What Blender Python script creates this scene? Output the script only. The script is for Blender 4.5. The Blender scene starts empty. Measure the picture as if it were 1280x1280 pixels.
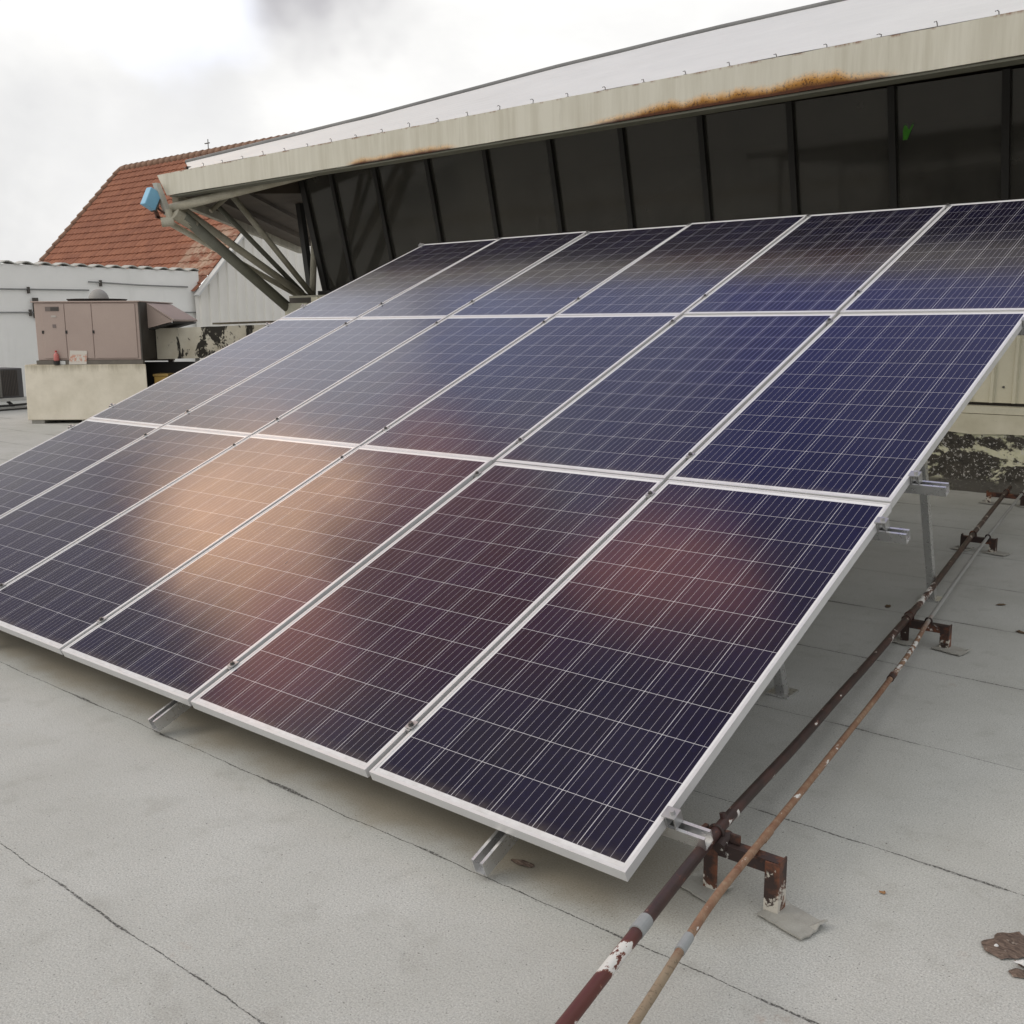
import bpy, bmesh, math, random
from mathutils import Vector, Matrix, noise as mnoise
R_ = math.radians
random.seed(7)
scene = bpy.context.scene
col = scene.collection

# ------------------------------------------------------------------ camera
cam = bpy.data.cameras.new('camera')
cam.sensor_width = 36.0
cam.lens = 36.24
cam.clip_start = 0.05
cam.clip_end = 5000.0
camo = bpy.data.objects.new('camera', cam)
col.objects.link(camo)
CAMROT = Matrix(((0.76907, -0.11046, 0.62955),
                 (0.63913, 0.14231, -0.75581),
                 (-0.00610, 0.98364, 0.18005)))
camo.matrix_world = Matrix.Translation((1.3705, -2.1146, 1.602)) @ CAMROT.to_4x4()
scene.camera = camo

# ------------------------------------------------------------------ view
scene.view_settings.view_transform = 'Standard'
scene.view_settings.look = 'None'
scene.view_settings.exposure = 0.0
scene.view_settings.gamma = 1.0
scene.view_settings.use_curve_mapping = False
scene.render.resolution_x = 1024
scene.render.resolution_y = 1024

SUN_AZ, SUN_EL = 132.0, 36.0       # degrees left of +Y, degrees up


def sdir(az, el):
    a, e = R_(az), R_(el)
    return Vector((-math.sin(a) * math.cos(e), math.cos(a) * math.cos(e), math.sin(e)))


# ------------------------------------------------------------------ node helper
class NT:
    def __init__(self, nt):
        self.nt = nt
        self.n = nt.nodes
        self.l = nt.links

    def new(self, t, **kw):
        x = self.n.new(t)
        for k, v in kw.items():
            setattr(x, k, v)
        return x

    def put(self, sock, v):
        if v is None:
            return
        if isinstance(v, bpy.types.NodeSocket):
            self.l.new(v, sock)
        elif isinstance(v, (tuple, list, Vector)):
            v = tuple(v)
            if sock.type == 'RGBA' and len(v) == 3:
                v = v + (1.0,)
            sock.default_value = v
        elif sock.type == 'RGBA':
            sock.default_value = (v, v, v, 1)
        elif sock.type == 'VECTOR':
            sock.default_value = (v, v, v)
        else:
            sock.default_value = v

    def math(self, op, a, b=None, c=None, clamp=False):
        x = self.new('ShaderNodeMath', operation=op, use_clamp=clamp)
        self.put(x.inputs[0], a)
        self.put(x.inputs[1], b)
        self.put(x.inputs[2], c)
        return x.outputs[0]

    def vmath(self, op, a, b=None):
        x = self.new('ShaderNodeVectorMath', operation=op)
        self.put(x.inputs[0], a)
        if b is not None:
            self.put(x.inputs[1], b)
        return x.outputs['Value'] if op in ('DOT_PRODUCT', 'LENGTH') else x.outputs[0]

    def scale(self, a, s):
        x = self.new('ShaderNodeVectorMath', operation='MULTIPLY')
        self.put(x.inputs[0], a)
        self.put(x.inputs[1], s)
        return x.outputs[0]

    def noise(self, vec, scale, detail=4, rough=0.55, dist=0.0):
        x = self.new('ShaderNodeTexNoise')
        self.put(x.inputs['Vector'], vec)
        x.inputs['Scale'].default_value = scale
        x.inputs['Detail'].default_value = detail
        x.inputs['Roughness'].default_value = rough
        x.inputs['Distortion'].default_value = dist
        return x.outputs['Fac']

    def noisec(self, vec, scale, detail=3):
        x = self.new('ShaderNodeTexNoise')
        self.put(x.inputs['Vector'], vec)
        x.inputs['Scale'].default_value = scale
        x.inputs['Detail'].default_value = detail
        return x.outputs['Color']

    def map(self, v, a, b, c=0.0, d=1.0, smooth=False):
        x = self.new('ShaderNodeMapRange')
        x.interpolation_type = 'SMOOTHSTEP' if smooth else 'LINEAR'
        self.put(x.inputs[0], v)
        self.put(x.inputs[1], a)
        self.put(x.inputs[2], b)
        self.put(x.inputs[3], c)
        self.put(x.inputs[4], d)
        return x.outputs[0]

    def mix(self, f, a, b, mode='MIX'):
        x = self.new('ShaderNodeMix', data_type='RGBA', blend_type=mode)
        self.put(x.inputs['Factor'], f)
        self.put(x.inputs[6], a)
        self.put(x.inputs[7], b)
        return x.outputs[2]

    def obj(self):
        return self.new('ShaderNodeTexCoord').outputs['Object']

    def pos(self):
        return self.new('ShaderNodeNewGeometry').outputs['Position']

    def xyz(self, v):
        x = self.new('ShaderNodeSeparateXYZ')
        self.put(x.inputs[0], v)
        return x.outputs[0], x.outputs[1], x.outputs[2]

    def comb(self, a, b, c):
        x = self.new('ShaderNodeCombineXYZ')
        self.put(x.inputs[0], a)
        self.put(x.inputs[1], b)
        self.put(x.inputs[2], c)
        return x.outputs[0]

    def bump(self, h, strength=0.3, dist=0.01):
        x = self.new('ShaderNodeBump')
        x.inputs['Strength'].default_value = strength
        x.inputs['Distance'].default_value = dist
        self.put(x.inputs['Height'], h)
        return x.outputs[0]


def mat(name, base=(0.5, 0.5, 0.5), rough=0.6, metal=0.0):
    m = bpy.data.materials.new(name)
    m.use_nodes = True
    t = NT(m.node_tree)
    p = m.node_tree.nodes['Principled BSDF']
    t.p = p
    t.put(p.inputs['Base Color'], base)
    p.inputs['Roughness'].default_value = rough
    p.inputs['Metallic'].default_value = metal
    t.m = m
    return t


# ------------------------------------------------------------------ world
world = bpy.data.worlds.new('World')
scene.world = world
world.use_nodes = True
w = NT(world.node_tree)
bg = world.node_tree.nodes['Background']
bg.inputs['Strength'].default_value = 0.1
sky = w.new('ShaderNodeTexSky')
sky.sky_type = 'NISHITA'
sky.sun_disc = False
sky.sun_elevation = R_(SUN_EL)
sky.sun_rotation = R_(-SUN_AZ)
sky.air_density = 1.0
sky.dust_density = 2.5
gen = w.new('ShaderNodeTexCoord').outputs['Generated']
dirn = w.vmath('NORMALIZE', gen)
warp = w.scale(w.vmath('SUBTRACT', w.noisec(dirn, 5.0, 4), (0.5, 0.5, 0.5)), (0.34, 0.34, 0.30))
dw = w.vmath('NORMALIZE', w.vmath('ADD', dirn, warp))
cn = w.noise(w.scale(dirn, (1.0, 1.0, 2.2)), 3.2, 6, 0.55)
cloud = w.mix(w.map(cn, 0.3, 0.68), (8.9, 8.85, 8.8), (11.8, 11.7, 11.4))


def lobe(colr, az, el, r0, r1, amt=1.0):
    """one patch of cloud: centre direction, full strength inside r0 deg, gone beyond r1 deg"""
    global cloud
    d = w.vmath('DOT_PRODUCT', dw, sdir(az, el))
    f = w.map(d, math.cos(R_(r1)), math.cos(R_(r0)), 0.0, amt, smooth=True)
    f = w.math('MULTIPLY', f, brk_up)
    cloud = w.mix(f, cloud, tuple(10 * c for c in colr))


brk_up = w.map(w.noise(dirn, 11.0, 4, 0.6), 0.34, 0.6, 0.74, 1.0)
SKYLOBES = [
    # brighter behind the viewer, duller to the right
    ((1.24, 1.22, 1.18), 170, 30, 35, 85, 0.9),
    ((0.66, 0.67, 0.70), -75, 25, 30, 65, 0.9),
    # heavy cloud deck high in front
    ((0.30, 0.29, 0.34), 62, 56, 11, 21, 0.95),
    ((0.33, 0.30, 0.38), 87, 29, 9, 15, 0.95),
    ((0.28, 0.27, 0.33), 38, 53, 8, 18, 0.9),
    # blue gap
    ((0.17, 0.20, 0.60), 30, 41, 8, 15, 0.93),
    ((0.50, 0.58, 0.95), 46, 32, 4, 9, 0.85),
    ((0.42, 0.50, 0.86), 54, 34, 3, 8, 0.75),
    ((0.36, 0.40, 0.68), 44, 40, 3, 8, 0.7),
    # sunlit cloud
    ((2.6, 1.22, 1.02), 49, 48, 1.0, 5.8, 0.92),
    ((0.80, 0.36, 0.34), 64, 43, 3, 9, 0.85),
    ((2.5, 1.15, 0.98), 74.5, 37.5, 1.2, 5.5, 0.9),
    ((1.5, 0.78, 0.64), 62.5, 35.5, 1.5, 5.5, 0.8),
    ((5.0, 3.25, 2.1), 68.5, 31.5, 2.6, 6.6, 1.0),
    # bright strip low down
    ((1.12, 1.17, 1.36), 59, 22, 5.5, 10.5, 0.9),
    # low grey banks
    ((0.72, 0.72, 0.73), 69, 5.0, 1.5, 11, 0.85),
    ((0.80, 0.80, 0.81), 58, 9.0, 0.5, 6, 0.6),
    ((0.42, 0.405, 0.44), 47.5, 22.0, 2.0, 8.5, 0.92),
]
for a in SKYLOBES:
    lobe(*a)
cover = w.map(w.noise(dirn, 2.1, 3), 0.2, 0.45, 0.86, 0.97)
skyc = w.mix(cover, sky.outputs[0], cloud)
w.l.new(skyc, bg.inputs['Color'])

# ------------------------------------------------------------------ sun, veiled by cloud
sd = bpy.data.lights.new('sun', 'SUN')
sd.energy = 0.65
sd.angle = R_(20)
sd.color = (1.0, 0.88, 0.74)
so = bpy.data.objects.new('sun', sd)
col.objects.link(so)
so.rotation_euler = sdir(SUN_AZ, SUN_EL).to_track_quat('Z', 'Y').to_euler()


# ------------------------------------------------------------------ object helpers
def tag(o, label=None, cat=None, group=None, kind=None):
    if label:
        o['label'] = label
    if cat:
        o['category'] = cat
    if group:
        o['group'] = group
    if kind:
        o['kind'] = kind
    return o


def thing(name, label, cat, loc, group=None, mtx=None):
    o = bpy.data.objects.new(name, None)
    o.empty_display_size = 0.2
    col.objects.link(o)
    if mtx is not None:
        o.matrix_world = mtx
    else:
        o.location = loc
    tag(o, label, cat, group)
    return o


def obj(name, bm, m, parent=None, smooth=False, local=False, label=None, bevel=0.0, origin=None):
    """bm is in world coordinates unless local=True"""
    bmesh.ops.recalc_face_normals(bm, faces=bm.faces)
    me = bpy.data.meshes.new(name)
    o = bpy.data.objects.new(name, me)
    if parent is not None and not local:
        base = parent
        off = Vector(base.location)
        while base.parent is not None:
            base = base.parent
            off += Vector(base.location)
        bmesh.ops.translate(bm, verts=bm.verts, vec=-off)
    elif origin is not None:
        bmesh.ops.translate(bm, verts=bm.verts, vec=-Vector(origin))
        o.location = origin
    bm.to_mesh(me)
    bm.free()
    if smooth:
        for p in me.polygons:
            p.use_smooth = True
    for k in (m if isinstance(m, (list, tuple)) else [m]):
        me.materials.append(k.m if isinstance(k, NT) else k)
    col.objects.link(o)
    if parent is not None:
        o.parent = parent
    if bevel:
        md = o.modifiers.new('bevel', 'BEVEL')
        md.width = bevel
        md.segments = 2
        md.limit_method = 'ANGLE'
        md.angle_limit = R_(40)
    if label:
        o['label'] = label
    return o


def quad(bm, pts, mi=0):
    f = bm.faces.new([bm.verts.new(p) for p in pts])
    f.material_index = mi
    return f


def hexa(bm, c, mi=0):
    """c: 8 corners, bottom ring 0-3 then top ring 4-7"""
    v = [bm.verts.new(p) for p in c]
    for q in ((0, 3, 2, 1), (4, 5, 6, 7), (0, 1, 5, 4), (1, 2, 6, 5), (2, 3, 7, 6), (3, 0, 4, 7)):
        f = bm.faces.new([v[i] for i in q])
        f.material_index = mi


def box(bm, a, b, T=None, mi=0):
    x0, y0, z0 = a
    x1, y1, z1 = b
    c = [(x0, y0, z0), (x1, y0, z0), (x1, y1, z0), (x0, y1, z0),
         (x0, y0, z1), (x1, y0, z1), (x1, y1, z1), (x0, y1, z1)]
    if T is not None:
        c = [T(*p) for p in c]
    hexa(bm, c, mi)


def tube(bm, pts, r, seg=12, cap=True):
    pts = [Vector(p) for p in pts]
    rr = r if isinstance(r, (list, tuple)) else [r] * len(pts)
    rings = []
    t0 = (pts[1] - pts[0]).normalized()
    up = Vector((0, 0, 1)) if abs(t0.z) < 0.9 else Vector((1, 0, 0))
    for i, p in enumerate(pts):
        if i == 0:
            t = pts[1] - pts[0]
        elif i == len(pts) - 1:
            t = pts[-1] - pts[-2]
        else:
            t = (pts[i + 1] - pts[i]).normalized() + (pts[i] - pts[i - 1]).normalized()
        t.normalize()
        s = t.cross(up).normalized()
        n = s.cross(t).normalized()
        rings.append([bm.verts.new(p + (s * math.cos(k * 2 * math.pi / seg) + n * math.sin(k * 2 * math.pi / seg)) * rr[i])
                      for k in range(seg)])
    for a, b in zip(rings, rings[1:]):
        for k in range(seg):
            bm.faces.new((a[k], a[(k + 1) % seg], b[(k + 1) % seg], b[k]))
    if cap:
        bm.faces.new(rings[0][::-1])
        bm.faces.new(rings[-1])


def beam(bm, p, q, wid, hgt, up=(0, 0, 1)):
    p, q = Vector(p), Vector(q)
    t = (q - p).normalized()
    s = t.cross(Vector(up)).normalized()
    n = s.cross(t)
    c = []
    for e in (p, q):
        for a, b in ((-1, -1), (1, -1), (1, 1), (-1, 1)):
            c.append(e + s * a * wid / 2 + n * b * hgt / 2)
    hexa(bm, c)


def NB():
    return bmesh.new()


# plane of the solar array: x along the front edge, y up the slope, z off the glass
TILT = R_(22)
H0 = 0.18
CT, ST = math.cos(TILT), math.sin(TILT)


def P(x, y, z):
    return Vector((x, y * CT - z * ST, H0 + y * ST + z * CT))


# ------------------------------------------------------------------ materials
def m_deck():
    t = mat('roof_membrane', rough=0.9)
    p = t.pos()
    x, y, z = t.xyz(p)
    fine = t.noise(p, 190, 3, 0.8)
    mid = t.noise(p, 60, 3, 0.6)
    big = t.noise(p, 1.1, 5, 0.6)
    blot = t.noise(p, 7.0, 4, 0.6)
    c = t.mix(t.map(fine, 0.3, 0.7), (0.215, 0.217, 0.206), (0.67, 0.675, 0.65))
    c = t.mix(t.map(mid, 0.35, 0.75, 0, 0.5), c, (0.51, 0.51, 0.478))
    c = t.mix(t.map(big, 0.38, 0.66, 0, 0.42), c, (0.30, 0.297, 0.268))
    c = t.mix(t.map(blot, 0.55, 0.8, 0, 0.35), c, (0.22, 0.21, 0.18))
    # black granule-bare specks
    sp = t.noise(p, 110, 1, 0.5)
    c = t.mix(t.map(sp, 0.70, 0.77, 0, 0.7), c, (0.07, 0.066, 0.06))
    # dirt washed along the front of the array, part of its tone painted shade
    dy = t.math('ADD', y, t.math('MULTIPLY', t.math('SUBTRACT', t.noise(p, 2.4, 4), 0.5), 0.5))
    dirt_and_shade = t.math('MULTIPLY', t.map(dy, -0.06, 0.16, 0, 1, True), t.map(dy, 0.85, 0.3, 0, 1, True))
    dirt_and_shade = t.math('MULTIPLY', dirt_and_shade, t.map(x, 0.45, -0.3, 0, 0.62, True))
    c = t.mix(dirt_and_shade, c, (0.25, 0.205, 0.13))
    # rusty run marks
    rs = t.math('MULTIPLY', t.map(t.noise(p, 3.1, 5, 0.7), 0.63, 0.74), t.map(t.noise(p, 26, 2), 0.45, 0.65))
    c = t.mix(t.math('MULTIPLY', rs, 0.3), c, (0.26, 0.13, 0.06))
    # lap seams of the membrane, running along X
    y2 = t.math('ADD', y, t.math('MULTIPLY', t.map(y, -0.3, -0.6, 0, 1, True), -0.075))
    y2 = t.math('ADD', y2, t.math('MULTIPLY', t.math('SUBTRACT', t.noise(t.scale(p, (1, 0.2, 1)), 2.2, 4, 0.6), 0.5), 0.04))
    y2 = t.math('ADD', y2, t.math('MULTIPLY', t.math('SUBTRACT', t.noise(p, 55, 3, 0.7), 0.5), 0.009))
    ph = t.math('FRACT', t.math('DIVIDE', t.math('ADD', y2, 0.025 + 8.9 + 0.445), 0.89))
    d = t.math('MULTIPLY', t.math('ABSOLUTE', t.math('SUBTRACT', ph, 0.5)), 0.89)
    along = t.noise(t.scale(p, (1, 0.6, 1)), 1.7, 3, 0.6)
    wid = t.math('ADD', t.map(along, 0.48, 0.74, 0.0018, 0.014), 0.0)
    line = t.map(t.math('DIVIDE', d, wid), 1.25, 0.6, 0, 1, True)
    brk = t.map(t.noise(p, 120, 3, 0.75), 0.40, 0.52, 0.12, 1.0)
    line = t.math('MULTIPLY', line, brk)
    soft = t.map(d, 0.05, 0.0, 0, 0.22, True)
    c = t.mix(t.math('MULTIPLY', soft, t.map(along, 0.4, 0.65)), c, (0.18, 0.175, 0.16))
    c = t.mix(t.math('MULTIPLY', line, 0.92), c, (0.045, 0.043, 0.04))
    t.put(t.p.inputs['Base Color'], c)
    step = t.map(ph, 0.46, 0.52, 0, 1.0, True)
    h = t.math('ADD', t.math('MULTIPLY', fine, 0.25), t.math('MULTIPLY', t.math('SUBTRACT', step, line), 0.6))
    h = t.math('ADD', h, t.math('MULTIPLY', t.noise(p, 4.0, 3), 0.8))
    t.put(t.p.inputs['Normal'], t.bump(h, 0.5, 0.006))
    return t


def m_cells():
    """one 6 x 12 polycrystalline module seen through its glass; object coords start at its corner"""
    t = mat('cells_under_glass', rough=0.10)
    o = t.obj()
    x, y, z = t.xyz(o)
    info = t.new('ShaderNodeObjectInfo')
    PX = 0.159
    u = t.math('DIVIDE', t.math('SUBTRACT', x, 0.019), PX)
    v = t.math('DIVIDE', t.math('SUBTRACT', y, 0.028), PX)
    fu, fv = t.math('FRACT', u), t.math('FRACT', v)
    iu, iv = t.math('FLOOR', u), t.math('FLOOR', v)
    wn = t.new('ShaderNodeTexWhiteNoise', noise_dimensions='3D')
    t.put(wn.inputs['Vector'], t.comb(t.math('ADD', iu, t.math('MULTIPLY', info.outputs['Random'], 91.0)), iv, 3.0))
    cellr = wn.outputs['Value']
    vo = t.new('ShaderNodeTexVoronoi')
    t.put(vo.inputs['Vector'], t.vmath('ADD', o, t.comb(info.outputs['Random'], 0.0, 0.0)))
    vo.inputs['Scale'].default_value = 70
    grain = t.xyz(vo.outputs['Color'])[0]
    f = t.math('ADD', t.math('MULTIPLY', cellr, 0.55), t.math('MULTIPLY', grain, 0.45))
    c = t.mix(f, (0.0048, 0.0045, 0.012), (0.0062, 0.0062, 0.030))
    c = t.mix(t.math('MULTIPLY', info.outputs['Random'], 0.5), c, (0.0052, 0.005, 0.019))
    # gaps between cells show the white backsheet
    gu = t.math('ABSOLUTE', t.math('SUBTRACT', fu, 0.5))
    gv = t.math('ABSOLUTE', t.math('SUBTRACT', fv, 0.5))
    gx = t.math('GREATER_THAN', gu, 0.5 - 0.0065)
    gy = t.math('GREATER_THAN', gv, 0.5 - 0.0062)
    # five busbars per cell
    bu = t.math('FRACT', t.math('MULTIPLY', fu, 5.0))
    bb = t.math('LESS_THAN', t.math('ABSOLUTE', t.math('SUBTRACT', bu, 0.5)), 0.0165)
    c = t.mix(t.math('MULTIPLY', bb, 0.88), c, (0.46, 0.44, 0.48))
    gap = t.math('MAXIMUM', t.math('MULTIPLY', gx, 0.95), t.math('MULTIPLY', gy, 0.85))
    c = t.mix(gap, c, (0.58, 0.57, 0.60))
    # backsheet margin
    mx = t.math('GREATER_THAN', t.math('ABSOLUTE', t.math('SUBTRACT', x, 0.496)), 0.477)
    my = t.math('GREATER_THAN', t.math('ABSOLUTE', t.math('SUBTRACT', y, 0.982)), 0.954)
    c = t.mix(t.math('MAXIMUM', mx, my), c, (0.70, 0.70, 0.71))
    # a thin film of dust
    dn = t.noise(o, 3.0, 5, 0.6)
    c = t.mix(t.map(dn, 0.38, 0.8, 0.0, 0.014), c, (0.42, 0.36, 0.30))
    # grime caught along the lower lip
    gr = t.math('MULTIPLY', t.map(y, 0.075, 0.02, 0, 1, True), t.map(t.noise(o, 18, 4, 0.65), 0.35, 0.7, 0.03, 0.30))
    c = t.mix(gr, c, (0.20, 0.165, 0.12))
    t.put(t.p.inputs['Base Color'], c)
    t.p.inputs['IOR'].default_value = 1.42
    t.put(t.p.inputs['Specular Tint'], (1.0, 0.82, 0.80))
    t.put(t.p.inputs['Roughness'], t.map(t.noise(o, 5.0, 3), 0.3, 0.7, 0.115, 0.15))
    return t


def m_alu(name='anodised_aluminium', base=(0.72, 0.72, 0.73), rough=0.42, metal=0.55):
    t = mat(name, base, rough, metal)
    p = t.obj()
    n = t.noise(p, 14, 4)
    t.put(t.p.inputs['Base Color'], t.mix(t.map(n, 0.3, 0.7, 0, 0.3), base, tuple(b * 0.82 for b in base)))
    t.put(t.p.inputs['Roughness'], t.map(t.noise(p, 60, 2), 0.3, 0.7, rough - 0.06, rough + 0.08))
    return t


def m_noisy(name, base, dark, rough=0.75, scale=6.0, amt=0.6, metal=0.0, bump=0.0, fine=60):
    t = mat(name, base, rough, metal)
    p = t.obj()
    n = t.math('ADD', t.math('MULTIPLY', t.noise(p, scale, 5, 0.6), 0.7), t.math('MULTIPLY', t.noise(p, fine, 3, 0.6), 0.3))
    t.put(t.p.inputs['Base Color'], t.mix(t.map(n, 0.36, 0.66, 0, amt), base, dark))
    if bump:
        t.put(t.p.inputs['Normal'], t.bump(t.noise(p, fine, 4), bump, 0.01))
    return t


def m_fascia():
    t = mat('painted_fascia', rough=0.55)
    p = t.pos()
    x, y, z = t.xyz(p)
    st = t.noise(t.scale(p, (9.0, 1.0, 0.7)), 1.0, 5, 0.65)
    c = t.mix(t.map(st, 0.38, 0.66, 0, 0.75), (0.56, 0.54, 0.46), (0.42, 0.395, 0.315))
    c = t.mix(t.map(t.noise(p, 1.3, 4), 0.4, 0.7, 0, 0.35), c, (0.57, 0.555, 0.49))
    st2 = t.noise(t.scale(p, (26.0, 1.0, 1.2)), 1.0, 3, 0.6)
    c = t.mix(t.map(st2, 0.68, 0.78, 0, 0.4), c, (0.24, 0.22, 0.17))
    # height above the lower edge
    zb = t.math('ADD', t.math('MULTIPLY', t.math('ADD', x, 12.07), 0.0084), 3.397)
    h = t.math('SUBTRACT', z, zb)
    nb = t.noise(t.scale(p, (4.0, 1.0, 0.8)), 1.0, 4, 0.6)
    band = t.math('MULTIPLY', t.map(x, -5.009, -3.555, 0, 1, True), t.map(x, -1.561, -2.477, 0, 1, True))
    band2 = t.math('MULTIPLY', t.map(x, -8.296, -7.865, 0, 0.45, True), t.map(x, -6.249, -6.787, 0, 1, True))
    band = t.math('MAXIMUM', band, band2)
    top = t.math('MULTIPLY', t.math('MULTIPLY', nb, 0.17), band)
    r = t.map(t.math('SUBTRACT', h, top), 0.045, -0.045, 0, 1, True)
    r = t.math('MULTIPLY', r, t.map(band, 0.05, 0.25))
    rc = t.mix(t.map(t.math('DIVIDE', h, t.math('MAXIMUM', top, 0.01)), 0.2, 1.1), (0.075, 0.024, 0.009), (0.72, 0.36, 0.07))
    rc = t.mix(t.map(t.noise(p, 55, 3, 0.7), 0.52, 0.62, 0, 0.85), rc, (0.045, 0.018, 0.010))
    c = t.mix(r, c, rc)
    # small rust at the nailed top edge and dark chips
    zt = t.math('SUBTRACT', t.math('ADD', t.math('MULTIPLY', t.math('ADD', x, 12.07), 0.0093), 3.688), z)
    te = t.math('MULTIPLY', t.map(zt, 0.022, 0.002, 0, 1), t.map(t.noise(t.scale(p, (5, 1, 1)), 1.3, 4, 0.7), 0.5, 0.62))
    c = t.mix(te, c, (0.20, 0.09, 0.05))
    ch = t.map(t.noise(t.scale(p, (12, 1, 9)), 1.4, 3, 0.6), 0.77, 0.80)
    c = t.mix(ch, c, (0.06, 0.05, 0.04))
    t.put(t.p.inputs['Base Color'], c)
    t.put(t.p.inputs['Roughness'], t.map(r, 0, 1, 0.5, 0.95))
    t.put(t.p.inputs['Normal'], t.bump(t.noise(p, 5, 3), 0.12, 0.01))
    return t


def m_rotten():
    """cream paint peeling off black bitumen-stained masonry"""
    t = mat('peeling_parapet', rough=0.9)
    p = t.pos()
    x, y, z = t.xyz(p)
    n = t.noise(t.scale(p, (1, 1, 1.5)), 2.3, 8, 0.66, 0.8)
    n2 = t.noise(p, 16, 6, 0.75)
    k = t.math('ADD', t.math('MULTIPLY', n, 0.74), t.math('MULTIPLY', n2, 0.26))
    k = t.math('ADD', k, t.map(z, 0.1, 0.5, 0.05, -0.01))
    k = t.math('ADD', k, t.math('MULTIPLY', t.map(z, 0.38, 0.45, 0, 0.09, True), t.map(z, 0.56, 0.49, 0, 1, True)))
    paint = t.mix(t.map(t.noise(p, 9, 4), 0.35, 0.7), (0.66, 0.64, 0.48), (0.50, 0.50, 0.34))
    dark = t.mix(t.map(n2, 0.3, 0.7), (0.016, 0.015, 0.013), (0.075, 0.066, 0.052))
    f = t.map(k, 0.488, 0.515)
    c = t.mix(f, paint, dark)
    c = t.mix(t.map(t.noise(p, 38, 4, 0.7), 0.58, 0.62, 0, 0.9), c, (0.55, 0.535, 0.50))
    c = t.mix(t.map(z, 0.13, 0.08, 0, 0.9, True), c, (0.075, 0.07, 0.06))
    t.put(t.p.inputs['Base Color'], c)
    t.put(t.p.inputs['Normal'], t.bump(t.math('ADD', k, t.math('MULTIPLY', f, -0.4)), 0.7, 0.03))
    return t


def m_flaky(name, seed, thr=0.5, base=(0.036, 0.018, 0.016), rust=(0.16, 0.055, 0.025), white=(0.62, 0.61, 0.57), low=None):
    """dark oxide paint with white old paint and rust showing"""
    t = mat(name, rough=0.62)
    p = t.pos()
    q = t.vmath('ADD', p, (seed, seed * 0.7, 0))
    n = t.noise(q, 16, 6, 0.68, 0.3)
    if low is not None:
        z = t.xyz(p)[2]
        n = t.math('ADD', n, t.map(z, low[0], low[1], 0.10, -0.10))
    c = t.mix(t.map(t.noise(q, 9, 5, 0.65), 0.48, 0.62), base, rust)
    c = t.mix(t.map(n, thr, thr + 0.03), c, white)
    t.put(t.p.inputs['Base Color'], c)
    t.put(t.p.inputs['Normal'], t.bump(n, 0.4, 0.004))
    return t


def m_pipe_dark():
    t = mat('dark_oxide_pipe', rough=0.5)
    p = t.pos()
    x, y, z = t.xyz(p)
    n = t.noise(t.scale(p, (1, 0.5, 1)), 26, 5, 0.65)
    c = t.mix(t.map(t.noise(p, 12, 4), 0.4, 0.65), (0.030, 0.016, 0.015), (0.058, 0.024, 0.020))
    # redder near stretch
    c = t.mix(t.map(y, -0.15, -0.3, 0, 0.7, True), c, (0.115, 0.022, 0.016))

    def win(a, b, s):
        return t.math('MULTIPLY', t.map(y, a - s, a + s, 0, 1, True), t.map(y, b + s, b - s, 0, 1, True))
    # flaked white stretches (as bands of a threshold offset)
    k = t.math('MULTIPLY', win(-0.40, -0.27, 0.03), 0.20)
    k = t.math('MAXIMUM', k, t.math('MULTIPLY', win(2.45, 2.85, 0.15), 0.075))
    k = t.math('MAXIMUM', k, t.math('MULTIPLY', win(3.15, 3.7, 0.1), 0.17))
    k = t.math('MAXIMUM', k, t.math('MULTIPLY', win(5.0, 6.2, 0.3), 0.05))
    f = t.map(t.math('ADD', n, k), 0.655, 0.675)
    c = t.mix(t.math('MULTIPLY', t.map(t.math('ADD', n, k), 0.62, 0.65), 0.7), c, (0.19, 0.06, 0.03))
    c = t.mix(f, c, (0.66, 0.65, 0.62))
    t.put(t.p.inputs['Base Color'], c)
    t.put(t.p.inputs['Normal'], t.bump(n, 0.35, 0.003))
    return t


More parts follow.
